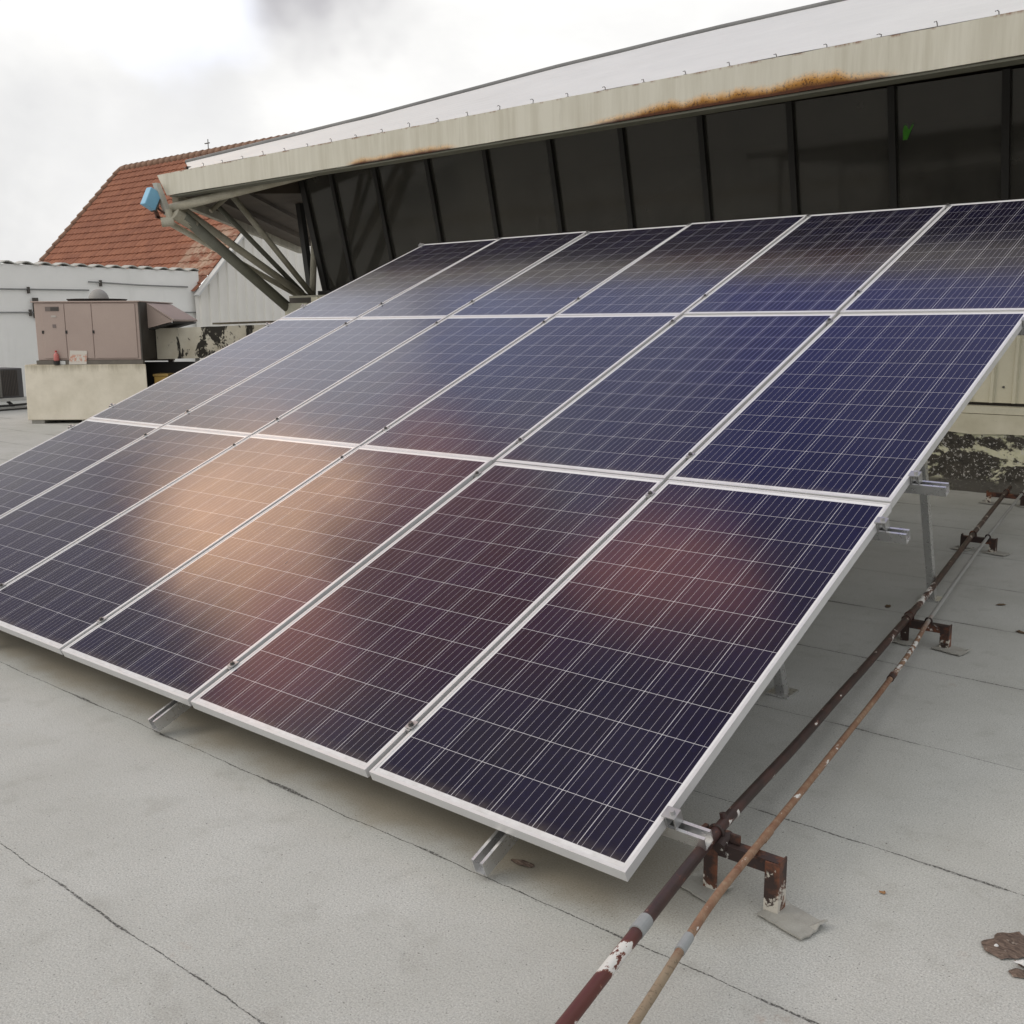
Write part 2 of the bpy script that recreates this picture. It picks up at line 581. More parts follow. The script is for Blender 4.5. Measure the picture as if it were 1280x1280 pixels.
def m_pipe_rust():
    t = mat('rusty_thin_pipe', rough=0.7)
    p = t.pos()
    x, y, z = t.xyz(p)
    n = t.noise(t.scale(p, (1, 0.45, 1)), 30, 5, 0.65)
    c = t.mix(t.map(t.noise(p, 11, 5, 0.65), 0.35, 0.66), (0.25, 0.15, 0.09), (0.17, 0.075, 0.042))
    c = t.mix(t.map(t.noise(p, 34, 4, 0.7), 0.5, 0.68, 0, 0.6), c, (0.33, 0.25, 0.17))
    spk = t.math('MULTIPLY', t.map(t.noise(p, 70, 4, 0.75), 0.56, 0.62), t.map(y, 0.1, -0.2))
    # duller towards the front end, bare grey beyond the middle bracket
    c = t.mix(t.map(t.math('ADD', y, t.math('MULTIPLY', n, 0.4)), 0.07, -0.12, 0, 0.75, True), c, (0.27, 0.22, 0.15))
    c = t.mix(t.map(t.math('ADD', y, t.math('MULTIPLY', n, 0.5)), 2.95, 3.5, 0, 0.93, True), c, (0.31, 0.315, 0.31))

    def win(a, b, s):
        return t.math('MULTIPLY', t.map(y, a - s, a + s, 0, 1, True), t.map(y, b + s, b - s, 0, 1, True))
    c = t.mix(t.math('MULTIPLY', spk, 0.6), c, (0.10, 0.075, 0.045))
    k = t.math('MULTIPLY', win(2.1, 2.8, 0.3), 0.14)
    k = t.math('MAXIMUM', k, t.math('MULTIPLY', win(-0.75, -0.28, 0.08), 0.075))
    k = t.math('MAXIMUM', k, t.math('MULTIPLY', win(0.5, 1.2, 0.2), 0.05))
    k = t.math('MAXIMUM', k, t.math('MULTIPLY', win(-0.1, 0.05, 0.06), 0.03))
    f = t.map(t.math('ADD', n, k), 0.66, 0.68)
    c = t.mix(f, c, (0.64, 0.63, 0.60))
    t.put(t.p.inputs['Base Color'], c)
    t.put(t.p.inputs['Normal'], t.bump(n, 0.5, 0.004))
    return t


def m_tiles():
    t = mat('clay_tiles', rough=0.85)
    p = t.pos()
    x, y, z = t.xyz(p)
    wn = t.new('ShaderNodeTexWhiteNoise', noise_dimensions='3D')
    t.put(wn.inputs['Vector'], t.comb(t.math('FLOOR', t.math('DIVIDE', x, 0.24)), t.math('FLOOR', t.math('DIVIDE', z, 0.27)), 1.0))
    c = t.mix(wn.outputs['Value'], (0.225, 0.085, 0.048), (0.295, 0.118, 0.066))
    c = t.mix(t.map(t.noise(p, 0.8, 5, 0.6), 0.42, 0.68, 0, 0.55), c, (0.19, 0.07, 0.042))
    # weathered, chalky corner low on the near end
    d = t.vmath('LENGTH', t.vmath('SUBTRACT', p, (-22.3, 14.1, 3.3)))
    ch = t.math('MULTIPLY', t.map(d, 1.7, 0.5, 0, 1, True), t.map(t.noise(p, 3.0, 5, 0.7), 0.42, 0.6))
    c = t.mix(t.math('MULTIPLY', ch, 0.7), c, (0.47, 0.37, 0.28))
    t.put(t.p.inputs['Base Color'], c)
    return t


def m_white_wall():
    t = mat('whitewashed_wall', rough=0.85)
    p = t.pos()
    c = t.mix(t.map(t.noise(p, 0.9, 6, 0.6), 0.4, 0.7, 0, 0.6), (0.84, 0.835, 0.81), (0.74, 0.74, 0.71))
    s = t.noise(t.scale(p, (1.0, 2.6, 0.25)), 1.5, 5, 0.65)
    c = t.mix(t.map(s, 0.6, 0.8, 0, 0.22), c, (0.52, 0.52, 0.48))
    t.put(t.p.inputs['Base Color'], c)
    t.put(t.p.inputs['Normal'], t.bump(t.noise(p, 5, 4), 0.2, 0.03))
    return t


def m_plinth():
    t = mat('cast_plinth', rough=0.9)
    p = t.pos()
    z = t.xyz(p)[2]
    c = t.mix(t.map(t.noise(p, 2.2, 6, 0.65), 0.38, 0.68), (0.76, 0.70, 0.585), (0.62, 0.565, 0.455))
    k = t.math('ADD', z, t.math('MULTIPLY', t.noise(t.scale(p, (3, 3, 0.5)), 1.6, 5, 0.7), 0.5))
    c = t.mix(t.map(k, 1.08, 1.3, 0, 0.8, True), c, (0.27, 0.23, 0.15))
    t.put(t.p.inputs['Base Color'], c)
    return t


def m_peeled_duct():
    t = mat('peeling_duct', rough=0.8)
    p = t.obj()
    x = t.xyz(p)[0]
    n = t.noise(t.scale(p, (1.0, 1.0, 0.5)), 4.2, 6, 0.7, 0.7)
    n = t.math('ADD', n, t.math('MULTIPLY', t.map(x, 0.55, 1.1, 0, 1, True), t.map(x, 2.0, 1.4, 0, 0.12, True)))
    c = t.mix(t.map(t.noise(p, 3, 4), 0.35, 0.7), (0.66, 0.62, 0.52), (0.54, 0.49, 0.385))
    c = t.mix(t.map(n, 0.585, 0.615), c, (0.028, 0.024, 0.018))
    t.put(t.p.inputs['Base Color'], c)
    return t


def m_glass():
    """dark tinted pane: real transmission, little of it"""
    m = bpy.data.materials.new('tinted_glass')
    m.use_nodes = True
    t = NT(m.node_tree)
    t.m = m
    m.node_tree.nodes.remove(m.node_tree.nodes['Principled BSDF'])
    out = m.node_tree.nodes['Material Output']
    tr = t.new('ShaderNodeBsdfTransparent')
    dn = t.noise(t.obj(), 1.6, 5, 0.65)
    t.put(tr.inputs[0], t.mix(t.map(dn, 0.3, 0.75), (0.34, 0.33, 0.30), (0.22, 0.215, 0.19)))
    gl = t.new('ShaderNodeBsdfGlossy')
    gl.inputs['Roughness'].default_value = 0.07
    gl.inputs['Color'].default_value = (0.85, 0.83, 0.78, 1)
    fr = t.new('ShaderNodeFresnel')
    fr.inputs[0].default_value = 1.5
    nb = t.noise(t.obj(), 1.1, 2)
    t.put(gl.inputs['Normal'], t.bump(nb, 0.03, 0.05))
    mx = t.new('ShaderNodeMixShader')
    t.l.new(fr.outputs[0], mx.inputs[0])
    t.l.new(tr.outputs[0], mx.inputs[1])
    t.l.new(gl.outputs[0], mx.inputs[2])
    df = t.new('ShaderNodeBsdfDiffuse')
    df.inputs[0].default_value = (0.22, 0.21, 0.185, 1)
    mx2 = t.new('ShaderNodeMixShader')
    t.put(mx2.inputs[0], t.map(t.noise(t.obj(), 2.3, 6, 0.7), 0.35, 0.75, 0.17, 0.34))
    t.l.new(mx.outputs[0], mx2.inputs[1])
    t.l.new(df.outputs[0], mx2.inputs[2])
    t.l.new(mx2.outputs[0], out.inputs[0])
    return t


DECK = m_deck()
CELLS = m_cells()
FRAME = m_alu('anodised_frame', (0.66, 0.66, 0.665), 0.45, 0.4)
BACKSHEET = m_noisy('white_backsheet', (0.70, 0.70, 0.70), (0.6, 0.6, 0.58), 0.5)
RAIL = m_alu('galvanised_channel', (0.70, 0.70, 0.70), 0.3, 0.9)
CLAMP = m_alu('clamp_metal', (0.45, 0.45, 0.45), 0.38, 0.8)
BOLT = m_alu('bolt_steel', (0.16, 0.155, 0.15), 0.4, 0.8)
FASCIA = m_fascia()
LIP = m_noisy('fascia_lip', (0.16, 0.16, 0.125), (0.09, 0.085, 0.06), 0.7, 3)
ROOFW = m_noisy('white_roof_sheet', (0.66, 0.665, 0.65), (0.56, 0.565, 0.55), 0.5, 1.4, 0.6)
RIDGE = m_noisy('grey_ridge_flashing', (0.20, 0.20, 0.20), (0.11, 0.11, 0.11), 0.6, 3)
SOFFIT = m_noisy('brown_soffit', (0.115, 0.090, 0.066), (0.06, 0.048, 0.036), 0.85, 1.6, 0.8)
DARKSTEEL = m_noisy('dark_mullion', (0.016, 0.015, 0.013), (0.026, 0.023, 0.019), 0.6, 4)
TUBE = m_noisy('grimy_cream_tube', (0.50, 0.475, 0.39), (0.27, 0.24, 0.175), 0.65, 3.5, 0.85)
TUBED = m_noisy('grey_green_tube', (0.17, 0.17, 0.135), (0.10, 0.098, 0.075), 0.7, 3.5, 0.8)
SIDING = m_noisy('cream_siding', (0.66, 0.63, 0.50), (0.55, 0.52, 0.395), 0.55, 2.2, 0.7)
ROTTEN = m_rotten()
GLASS = m_glass()
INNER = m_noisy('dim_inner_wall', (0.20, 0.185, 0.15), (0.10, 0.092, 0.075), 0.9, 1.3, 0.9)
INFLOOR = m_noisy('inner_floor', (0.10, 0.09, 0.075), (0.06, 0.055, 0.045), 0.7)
TILES = m_tiles()
RIDGETILE = m_noisy('ridge_tile', (0.26, 0.155, 0.105), (0.16, 0.10, 0.075), 0.9, 2.5)
WWALL = m_white_wall()
GABLE = m_noisy('white_corrugated', (0.80, 0.78, 0.73), (0.70, 0.68, 0.63), 0.6, 1.3, 0.6)
PLINTH = m_plinth()
ACBODY = m_noisy('mauve_beige_steel', (0.44, 0.345, 0.30), (0.37, 0.285, 0.25), 0.55, 1.6, 0.7)
ACDARK = m_noisy('dark_cabinet_edge', (0.075, 0.064, 0.055), (0.045, 0.04, 0.034), 0.7)
BLACK = m_noisy('black_rubber', (0.018, 0.017, 0.016), (0.03, 0.028, 0.026), 0.7)
DUCT = m_peeled_duct()
CONDUIT = m_noisy('grey_conduit', (0.26, 0.265, 0.26), (0.16, 0.16, 0.155), 0.6)
PIPED = m_pipe_dark()
PIPER = m_pipe_rust()
TAPE = m_noisy('grey_tape', (0.30, 0.315, 0.32), (0.22, 0.23, 0.235), 0.5, 20)
FLAP = m_noisy('membrane_flap', (0.38, 0.372, 0.34), (0.27, 0.262, 0.235), 0.9, 20, 0.8, bump=0.3, fine=200)


# ------------------------------------------------------------------ setting
def sheet(name, x0, x1, y0, y1, z, m, n=1):
    bm = NB()
    for i in range(n):
        for j in range(n):
            quad(bm, [(x0 + (x1 - x0) * (i + a) / n, y0 + (y1 - y0) * (j + b) / n, z) for a, b in ((0, 0), (1, 0), (1, 1), (0, 1))])
    bmesh.ops.remove_doubles(bm, verts=bm.verts, dist=1e-5)
    o = obj(name, bm, m)
    o['kind'] = 'structure'
    return o


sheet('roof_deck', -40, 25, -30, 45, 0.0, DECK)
GROUNDM = m_noisy('far_ground', (0.13, 0.13, 0.10), (0.08, 0.09, 0.06), 0.95, 0.02, 1.0)
sheet('ground', -2500, 2500, -2500, 2500, -9.0, GROUNDM)

# ------------------------------------------------------------------ solar panels
PW, PL, PT = 0.992, 1.9645, 0.035
CPITCH, RPITCH = 1.012, 1.969


def panel_frame_bm():
    bm = NB()
    lw = 0.0105
    for a, b in (((0, 0, -PT), (PW, lw, 0)), ((0, PL - lw, -PT), (PW, PL, 0)),
                 ((0, lw, -PT), (lw, PL - lw, 0)), ((PW - lw, lw, -PT), (PW, PL - lw, 0))):
        x0, y0, z0 = a
        x1, y1, z1 = b
        box(bm, a, b)
    bmesh.ops.remove_doubles(bm, verts=bm.verts, dist=1e-6)
    return bm


def panel_glass_bm():
    bm = NB()
    e = 0.0105
    quad(bm, [(e, e, -0.0018), (PW - e, e, -0.0018), (PW - e, PL - e, -0.0018), (e, PL - e, -0.0018)], 0)
    quad(bm, [(e, e, -0.007), (e, PL - e, -0.007), (PW - e, PL - e, -0.007), (PW - e, e, -0.007)], 1)
    return bm


def junction_bm():
    bm = NB()
    box(bm, (PW / 2 - 0.055, PL - 0.16, -0.028), (PW / 2 + 0.055, PL - 0.06, -0.0075))
    return bm


rows = ['front bottom row', 'middle row', 'top row by the windows']
cols = ['at the right end', 'second from the right', 'third from the right', 'third from the left',
        'second from the left', 'at the left end']
first = None
for r in range(3):
    for c in range(6):
        jx, jy = random.uniform(-0.0015, 0.0015), random.uniform(-0.0015, 0.0015)
        loc = P(-0.01 + 0.004 * (1 - r) * 0.5 - c * CPITCH - PW + jx, r * RPITCH - 0.003 + jy, (-0.006 if r == 0 else 0.0) + random.uniform(-0.001, 0.001))
        mtx = Matrix.Translation(loc) @ Matrix.Rotation(TILT + R_(random.uniform(-0.18, 0.18) + (0.25 if r == 0 else -0.1)), 4, 'X') @ Matrix.Rotation(R_(random.uniform(-0.2, 0.2)), 4, 'Y')
        lab = 'solar panel in the %s, %s' % (rows[r], cols[c])
        root = thing('solar_panel', lab, 'solar panel', None, 'solar panels in the tilted array', mtx)
        if first is None:
            first = [obj('frame', panel_frame_bm(), FRAME, root, local=True),
                     obj('glass_face', panel_glass_bm(), [CELLS, BACKSHEET], root, local=True),
                     obj('junction_box', junction_bm(), BLACK, root, local=True)]
        else:
            for o in first:
                k = o.copy()
                col.objects.link(k)
                k.parent = root

# ------------------------------------------------------------------ mounting frame
RAILS = [0.222, 1.825, 2.19, 3.806, 4.235, 5.865]
mount = thing('mounting_frame', 'metal mounting frame of rails, struts and clamps carrying the solar panels', 'mounting frame', (-3.0, 2.7, 0.0))


def channel(bm, frm, length, wdt, hgt, th=0.003, lip=0.01):
    """open-top C channel; frm(s, a, b): s along, a across, b up"""
    pr = [(-wdt / 2, 0), (wdt / 2, 0), (wdt / 2, hgt), (wdt / 2 - lip, hgt), (wdt / 2 - lip, hgt - th), (wdt / 2 - th, hgt - th),
          (wdt / 2 - th, th), (-wdt / 2 + th, th), (-wdt / 2 + th, hgt - th), (-wdt / 2 + lip, hgt - th), (-wdt / 2 + lip, hgt), (-wdt / 2, hgt)]
    A = [bm.verts.new(frm(0, a, b)) for a, b in pr]
    B = [bm.verts.new(frm(length, a, b)) for a, b in pr]
    n = len(pr)
    for i in range(n):
        bm.faces.new((A[i], A[(i + 1) % n], B[(i + 1) % n], B[i]))
    for q in ((0, 1, 6, 7), (1, 2, 5, 6), (2, 3, 4, 5), (0, 7, 8, 11), (8, 9, 10, 11)):
        bm.faces.new([A[i] for i in q])
        bm.faces.new([B[i] for i in q][::-1])


for i, yr in enumerate(RAILS):
    bm = NB()
    xe = [0.112, 0.10, 0.128, 0.118, 0.11, 0.115][i]
    channel(bm, lambda s, a, b, yr=yr, xe=xe: P(xe - s, yr + a, -PT - 0.0415 + b), 6.26, 0.041, 0.041)
    obj('rail', bm, RAIL, mount)
RX = [-0.475, -2.195, -3.92, -5.60]
for x in RX:
    bm = NB()
    channel(bm, lambda s, a, b, x=x: P(x + a, -0.105 + s, -PT - 0.042 - 0.052 + b), 6.1, 0.045, 0.052)
    obj('rafter', bm, RAIL, mount)
    for yp in (1.735, 3.58, 5.86):
        zt = -PT - 0.096
        zb = -(H0 + yp * ST) / CT
        bm = NB()
        channel(bm, lambda s, a, b, x=x, yp=yp, zt=zt, zb=zb: P(x + a, yp - 0.02 + b, zb + 0.004 + s), (zt - zb), 0.041, 0.041)
        lg = obj('leg', bm, RAIL, mount)
        bm = NB()
        f = P(x, yp, zb)
        box(bm, (f.x - 0.05, f.y - 0.06, 0.002), (f.x + 0.05, f.y + 0.06, 0.010))
        obj('foot_plate', bm, RAIL, lg)

# mid clamps in the gaps, end clamps on both sides
for k in range(7):
    for yr in RAILS:
        bm = NB()
        bt = NB()
        if 0 < k < 6:
            x = -k * CPITCH
            box(bm, (x - 0.009, yr - 0.025, -PT), (x + 0.009, yr + 0.025, -0.001), P)
            box(bm, (x - 0.016, yr - 0.017, 0.0005), (x + 0.016, yr + 0.017, 0.0036), P)
            tube(bt, [P(x, yr, 0.0043), P(x, yr, 0.014)], 0.0075, 6)
            tube(bt, [P(x, yr, 0.0042), P(x, yr, 0.006)], 0.011, 12)
        else:
            sgn = 1 if k == 0 else -1
            x = -0.008 if k == 0 else -6 * CPITCH + 0.008
            T = lambda a, b, c, x=x, sgn=sgn, yr=yr: P(x + sgn * a, yr + b, c)
            box(bm, (0.002, -0.02, -PT), (0.006, 0.02, 0.0004), T)
            box(bm, (-0.008, -0.02, 0.0005), (0.034, 0.02, 0.0045), T)
            box(bm, (0.030, -0.02, -PT), (0.034, 0.02, 0.0004), T)
            tube(bt, [P(x + sgn * 0.018, yr, 0.0046), P(x + sgn * 0.018, yr, 0.016)], 0.008, 6)
            tube(bt, [P(x + sgn * 0.018, yr, -PT), P(x + sgn * 0.018, yr, -0.001)], 0.004, 8)
        cl = obj('clamp', bm, CLAMP, mount)
        obj('bolt', bt, BOLT if 0 < k < 6 else CLAMP, cl)

# ------------------------------------------------------------------ glazed hall with its canopy
hall = thing('glazed_hall', 'large hall with dark slanted windows, cream rusty fascia and white roof behind the panels', 'building', (-4.0, 8.6, 0.0))
LEAN = 0.24  # glass, fascia, roof and canopy coordinates are baked after scaling about the camera


def gp(x, z, off=0.0):
    """point on the leaning glass plane"""
    return Vector((x, 9.0 - LEAN * (z - 2.785) + off, z))


MX = [-11.906, -11.206, -10.236, -9.169, -8.091, -7.003, -5.915, -4.837, -3.759, -2.671, -1.593, -0.516, 0.562, 1.639, 2.717, 3.795, 4.872, 5.95]
ZB, ZT = 2.14, 3.906
for a, b in zip(MX, MX[1:]):
    bm = NB()
    hexa(bm, [gp(a + 0.03, ZB, 0.0), gp(b - 0.03, ZB, 0.0), gp(b - 0.03, ZB, 0.008), gp(a + 0.03, ZB, 0.008),
              gp(a + 0.03, ZT, 0.0), gp(b - 0.03, ZT, 0.0), gp(b - 0.03, ZT, 0.008), gp(a + 0.03, ZT, 0.008)])
    obj('window_pane', bm, GLASS, hall)
for i, x in enumerate(MX):
    h = 0.035 if i else 0.06
    bm = NB()
    hexa(bm, [gp(x - h, ZB, -0.05), gp(x + h, ZB, -0.05), gp(x + h, ZB, 0.07), gp(x - h, ZB, 0.07),
              gp(x - h, ZT, -0.05), gp(x + h, ZT, -0.05), gp(x + h, ZT, 0.07), gp(x - h, ZT, 0.07)])
    obj('mullion', bm, DARKSTEEL, hall)
bm = NB()
box(bm, (-12.0, 9.04, 2.05), (6.4, 9.3, 2.138))
obj('window_sill', bm, DARKSTEEL, hall)
bm = NB()
box(bm, (-11.98, 8.44, 2.0175), (6.0, 9.3, 2.048))
obj('wall_ledge', bm, m_noisy('cream_ledge', (0.45, 0.43, 0.35), (0.33, 0.31, 0.24), 0.8, 3, 0.7), hall)
# slanted post of the side facade seen beyond the corner
bm = NB()
beam(bm, (-12.628, 9.453, 1.923), (-12.919, 9.453, 3.884), 0.10, 0.10, (-0.106, 1.242, -0.124))
obj('side_mullion', bm, DARKSTEEL, hall)
bm = NB()
tube(bm, [(-12.014, 8.925, 1.88), (-12.014, 9.108, 3.884)], 0.052, 12)
obj('corner_post', bm, TUBE, hall, smooth=True)

# wall below the glass: cream ribbed siding over a peeling parapet
bm = NB()
x = -11.4
prof = []
while x < 6.0:
    prof += [(x, 8.40), (x + 0.155, 8.40), (x + 0.165, 8.372), (x + 0.19, 8.372), (x + 0.20, 8.40)]
    x += 0.2
va = [bm.verts.new((a, b, 0.83)) for a, b in prof]
vb = [bm.verts.new((a, b, 2.018)) for a, b in prof]
for i in range(len(prof) - 1):
    if (Vector(prof[i]) - Vector(prof[i + 1])).length > 1e-6:
        bm.faces.new((va[i], va[i + 1], vb[i + 1], vb[i]))
sid = obj('siding', bm, SIDING, hall)
bm = NB()
for xx in [-10.9 + 0.4 * i for i in range(42)]:
    for zz in (0.98, 1.55):
        tube(bm, [(xx - 0.023, 8.3995, zz), (xx - 0.023, 8.389, zz)], 0.011, 8)
obj('siding_screws', bm, BOLT, sid)['kind'] = 'stuff'
bm = NB()
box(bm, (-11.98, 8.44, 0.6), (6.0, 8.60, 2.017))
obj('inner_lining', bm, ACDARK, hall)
bm = NB()
box(bm, (-11.35, 8.24, 0.755), (6.0, 8.438, 0.80))
box(bm, (-11.35, 8.228, 0.735), (6.0, 8.238, 0.803))
obj('flashing_ledge', bm, m_noisy('cream_flashing', (0.62, 0.60, 0.49), (0.48, 0.455, 0.35), 0.6, 3.5, 0.7), hall)
bm = NB()
n = 60
for i in range(n):     # old board with a ragged lower edge
    xa, xb = -11.35 + 17.35 * i / n, -11.35 + 17.35 * (i + 1) / n
    za = 0.555 + 0.03 * mnoise.noise((i * 0.6, 2.0, 0))
    zc = 0.555 + 0.03 * mnoise.noise(((i + 1) * 0.6, 2.0, 0))
    hexa(bm, [(xa, 8.19, za), (xb, 8.19, zc), (xb, 8.235, zc), (xa, 8.235, za), (xa, 8.19, 0.73), (xb, 8.19, 0.73), (xb, 8.235, 0.73), (xa, 8.235, 0.73)])
bmesh.ops.remove_doubles(bm, verts=bm.verts, dist=1e-5)


def m_board():
    t = mat('splitting_board', rough=0.8)
    p = t.pos()
    c = t.mix(t.map(t.noise(p, 4, 5), 0.35, 0.7), (0.64, 0.61, 0.49), (0.50, 0.47, 0.35))
    k = t.noise(t.scale(p, (1.3, 1, 7.0)), 2.0, 6, 0.7, 0.3)
    c = t.mix(t.map(k, 0.615, 0.635), c, (0.03, 0.026, 0.02))
    t.put(t.p.inputs['Base Color'], c)
    return t


obj('cover_board', bm, m_board(), hall)
# rough masonry parapet, real bulges
bm = NB()
NX, NZ = 300, 14
g = []
for i in range(NX + 1):
    rowv = []
    for j in range(NZ + 1):
        xx = -11.35 + 17.35 * i / NX
        zz = 0.0 + 0.60 * j / NZ
        yy = 8.215 - 0.035 * abs(mnoise.noise((xx * 3.1, zz * 4, 1))) - 0.02 * mnoise.noise((xx * 9, zz * 9, 4))
        if zz < 0.12:
            yy -= 0.10 * (1 - zz / 0.12) ** 1.6
        rowv.append(bm.verts.new((xx, yy, zz)))
    g.append(rowv)
for i in range(NX):
    for j in range(NZ):
        bm.faces.new((g[i][j], g[i + 1][j], g[i + 1][j + 1], g[i][j + 1]))
back = [bm.verts.new((-11.35, 8.5, 0)), bm.verts.new((-11.35, 8.5, 0.6))]
bm.faces.new((g[0][0], g[0][NZ], back[1], back[0]))
obj('parapet', bm, ROTTEN, hall, smooth=True)
# upper parapet end, left of the glass corner
bm = NB()
box(bm, (-11.9, 8.28, 0.0), (-11.36, 8.7, 1.93))
obj('end_wall', bm, m_noisy('cream_end_wall', (0.42, 0.41, 0.34), (0.30, 0.29, 0.22), 0.85, 3, 0.7), hall)

# fascia: long sheet-metal front, leaning in towards its lower edge
FX0, FX1 = -12.07, 6.4


def ft(x):
    return Vector((x, 6.344, 3.688 + 0.0093 * (x + 12.07)))


def fb(x):
    return Vector((x, 6.355, 3.397 + 0.0084 * (x + 12.07)))


bm = NB()
n = 70
pr = []
for i in range(n + 1):
    x = FX0 + (FX1 - FX0) * i / n
    j = Vector((0, 0.008 * mnoise.noise((x * 1.1, 0, 0)), 0.007 * mnoise.noise((x * 1.7, 3, 0))))
    pr.append([bm.verts.new(p + q) for p, q in ((ft(x), j), (fb(x), j * 0.7), (fb(x) + Vector((0, 0.02, 0.0)), j * 0.7), (ft(x) + Vector((0, 0.03, 0.0)), j))])
for a, b in zip(pr, pr[1:]):
    for k in range(4):
        bm.faces.new((a[k], a[(k + 1) % 4], b[(k + 1) % 4], b[k]))
for k, dx in ((0, -0.08), (1, 0.12), (2, 0.12), (3, -0.08)):
    pr[0][k].co.x += dx
bm.faces.new(pr[0])
bm.faces.new(pr[-1][::-1])
fas = obj('fascia', bm, FASCIA, hall)
bm = NB()
a, b = fb(FX0) + Vector((0.15, 0.022, -0.004)), fb(FX1) + Vector((0, 0.022, -0.004))
hexa(bm, [a + Vector((0, 0, -0.018)), b + Vector((0, 0, -0.018)), b + Vector((0, 0.20, -0.01)), a + Vector((0, 0.20, -0.01)),
          a, b, b + Vector((0, 0.20, 0.01)), a + Vector((0, 0.20, 0.01))])
obj('fascia_lip', bm, LIP, fas)
# hooked roof bolts standing along the top edge
hx = -11.5
i = 0
while hx < 2.6:
    bm = NB()
    b0 = ft(hx) + Vector((0, 0.03, 0.0))
    l = random.uniform(0.035, 0.055)
    tube(bm, [b0, b0 + Vector((random.uniform(-0.01, 0.01), 0, l * 0.75)), b0 + Vector((-0.012, 0, l)), b0 + Vector((-0.03, 0, l * 0.93))], 0.0045, 6)
    box(bm, (b0.x - 0.018, b0.y - 0.012, b0.z), (b0.x + 0.018, b0.y + 0.012, b0.z + 0.008))
    obj('roof_hook', bm, BOLT, fas)
    hx += 0.436
# roof sheet: rises from the fascia to a slanted hip line
RL = [(-12.272, 6.903, 3.924), (-9.363, 7.965, 4.357), (-7.197, 9.108, 4.833), (-5.268, 9.899, 5.139), (-3.701, 10.132, 5.231), (6.359, 10.832, 5.522)]
bm = NB()


def rl(x):
    for a, b in zip(RL, RL[1:]):
        if x <= b[0]:
            f = (x - a[0]) / (b[0] - a[0])
            return Vector(a).lerp(Vector(b), f)
    return Vector(RL[-1])


n = 90
pr = []
for i in range(n + 1):
    f = i / n
    lo = ft(-11.42 + 17.8 * f) + Vector((0, 0.035, 0.010))
    hi = rl(-12.27 + 18.6 * f)
    row = []
    m = 24
    for j in range(m + 1):
        q = lo.lerp(hi, j / m)
        q.z += 0.006 * (j % 2) + 0.006 * mnoise.noise((q.x * 1.3, q.y * 2, 0))
        row.append(bm.verts.new(q))
    row.append(bm.verts.new(hi + Vector((-0.2, 0.8, -0.35))))
    pr.append(row)
for a, b in zip(pr, pr[1:]):
    for k in range(len(a) - 1):
        bm.faces.new((a[k], a[k + 1], b[k + 1], b[k]))
rf = obj('roof', bm, ROOFW, hall)
bm = NB()
tube(bm, [Vector(p) + Vector((0, 0.01, 0.012)) for p in RL], 0.035, 8)
obj('ridge_flashing', bm, RIDGE, rf, smooth=True)
# dark block standing in for the shaded gap under the roof corner
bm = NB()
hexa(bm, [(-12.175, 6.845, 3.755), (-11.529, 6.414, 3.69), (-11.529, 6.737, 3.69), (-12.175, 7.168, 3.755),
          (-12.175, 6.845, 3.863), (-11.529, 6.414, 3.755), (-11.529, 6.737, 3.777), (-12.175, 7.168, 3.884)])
obj('roof_corner_gap_shade', bm, DARKSTEEL, rf)
# soffit and ceiling
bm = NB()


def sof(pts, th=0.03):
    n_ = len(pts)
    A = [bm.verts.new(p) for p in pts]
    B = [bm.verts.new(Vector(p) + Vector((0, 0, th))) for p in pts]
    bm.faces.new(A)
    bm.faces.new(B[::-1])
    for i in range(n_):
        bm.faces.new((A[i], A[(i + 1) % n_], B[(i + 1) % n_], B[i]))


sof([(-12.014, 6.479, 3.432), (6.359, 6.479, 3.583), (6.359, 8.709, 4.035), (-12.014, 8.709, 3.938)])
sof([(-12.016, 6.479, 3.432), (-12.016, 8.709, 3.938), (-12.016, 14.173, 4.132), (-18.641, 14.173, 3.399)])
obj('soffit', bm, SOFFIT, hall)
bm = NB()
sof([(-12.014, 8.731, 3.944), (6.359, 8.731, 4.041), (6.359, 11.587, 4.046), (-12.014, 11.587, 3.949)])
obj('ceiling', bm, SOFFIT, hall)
# sloping eave beams of the canopy end
for k, (o1, dz) in enumerate(((0.0, 0.0), (0.55, 0.10), (1.1, 0.2))):
    a = Vector((-12.09 + o1 * 0.6, 6.576 + o1 * 0.5, 3.383 + dz))
    b = Vector((-18.59 + o1 * 1.0, 14.065 + o1 * 0.2, 3.33 + dz))
    bm = NB()
    beam(bm, a, b, 0.09, 0.13)
    obj('eave_beam', bm, TUBE if k == 0 else SOFFIT, hall)
# tubular truss carrying the canopy corner
XT = -12.014
TR = [('strut', (7.441, 3.496), (8.894, 2.063), 0.045, TUBE, 0.06),
      ('strut', (7.259, 3.324), (8.763, 2.106), 0.038, TUBED, -0.03),
      ('strut', (6.614, 3.249), (8.85, 2.009), 0.055, TUBE, 0.0),
      ('strut', (6.51, 3.033), (8.72, 2.074), 0.042, TUBE, -0.12)]
for nm, a, b, r, m, dx in TR:
    bm = NB()
    tube(bm, [(XT + dx, a[0], a[1]), (XT + dx, b[0], b[1])], r, 14)
    obj(nm, bm, m, hall, smooth=True)
bm = NB()
tube(bm, [(XT + 0.13, 6.554, 3.119), (XT + 0.13, 8.483, 1.761)], 0.080, 16)
obj('prop_tube', bm, TUBED, hall, smooth=True)
bm = NB()
tube(bm, [(-12.089, 6.457, 3.232), (-11.098, 6.63, 3.346), (-9.158, 7.007, 3.583)], 0.062, 14)
obj('chord_tube', bm, TUBE, hall, smooth=True)
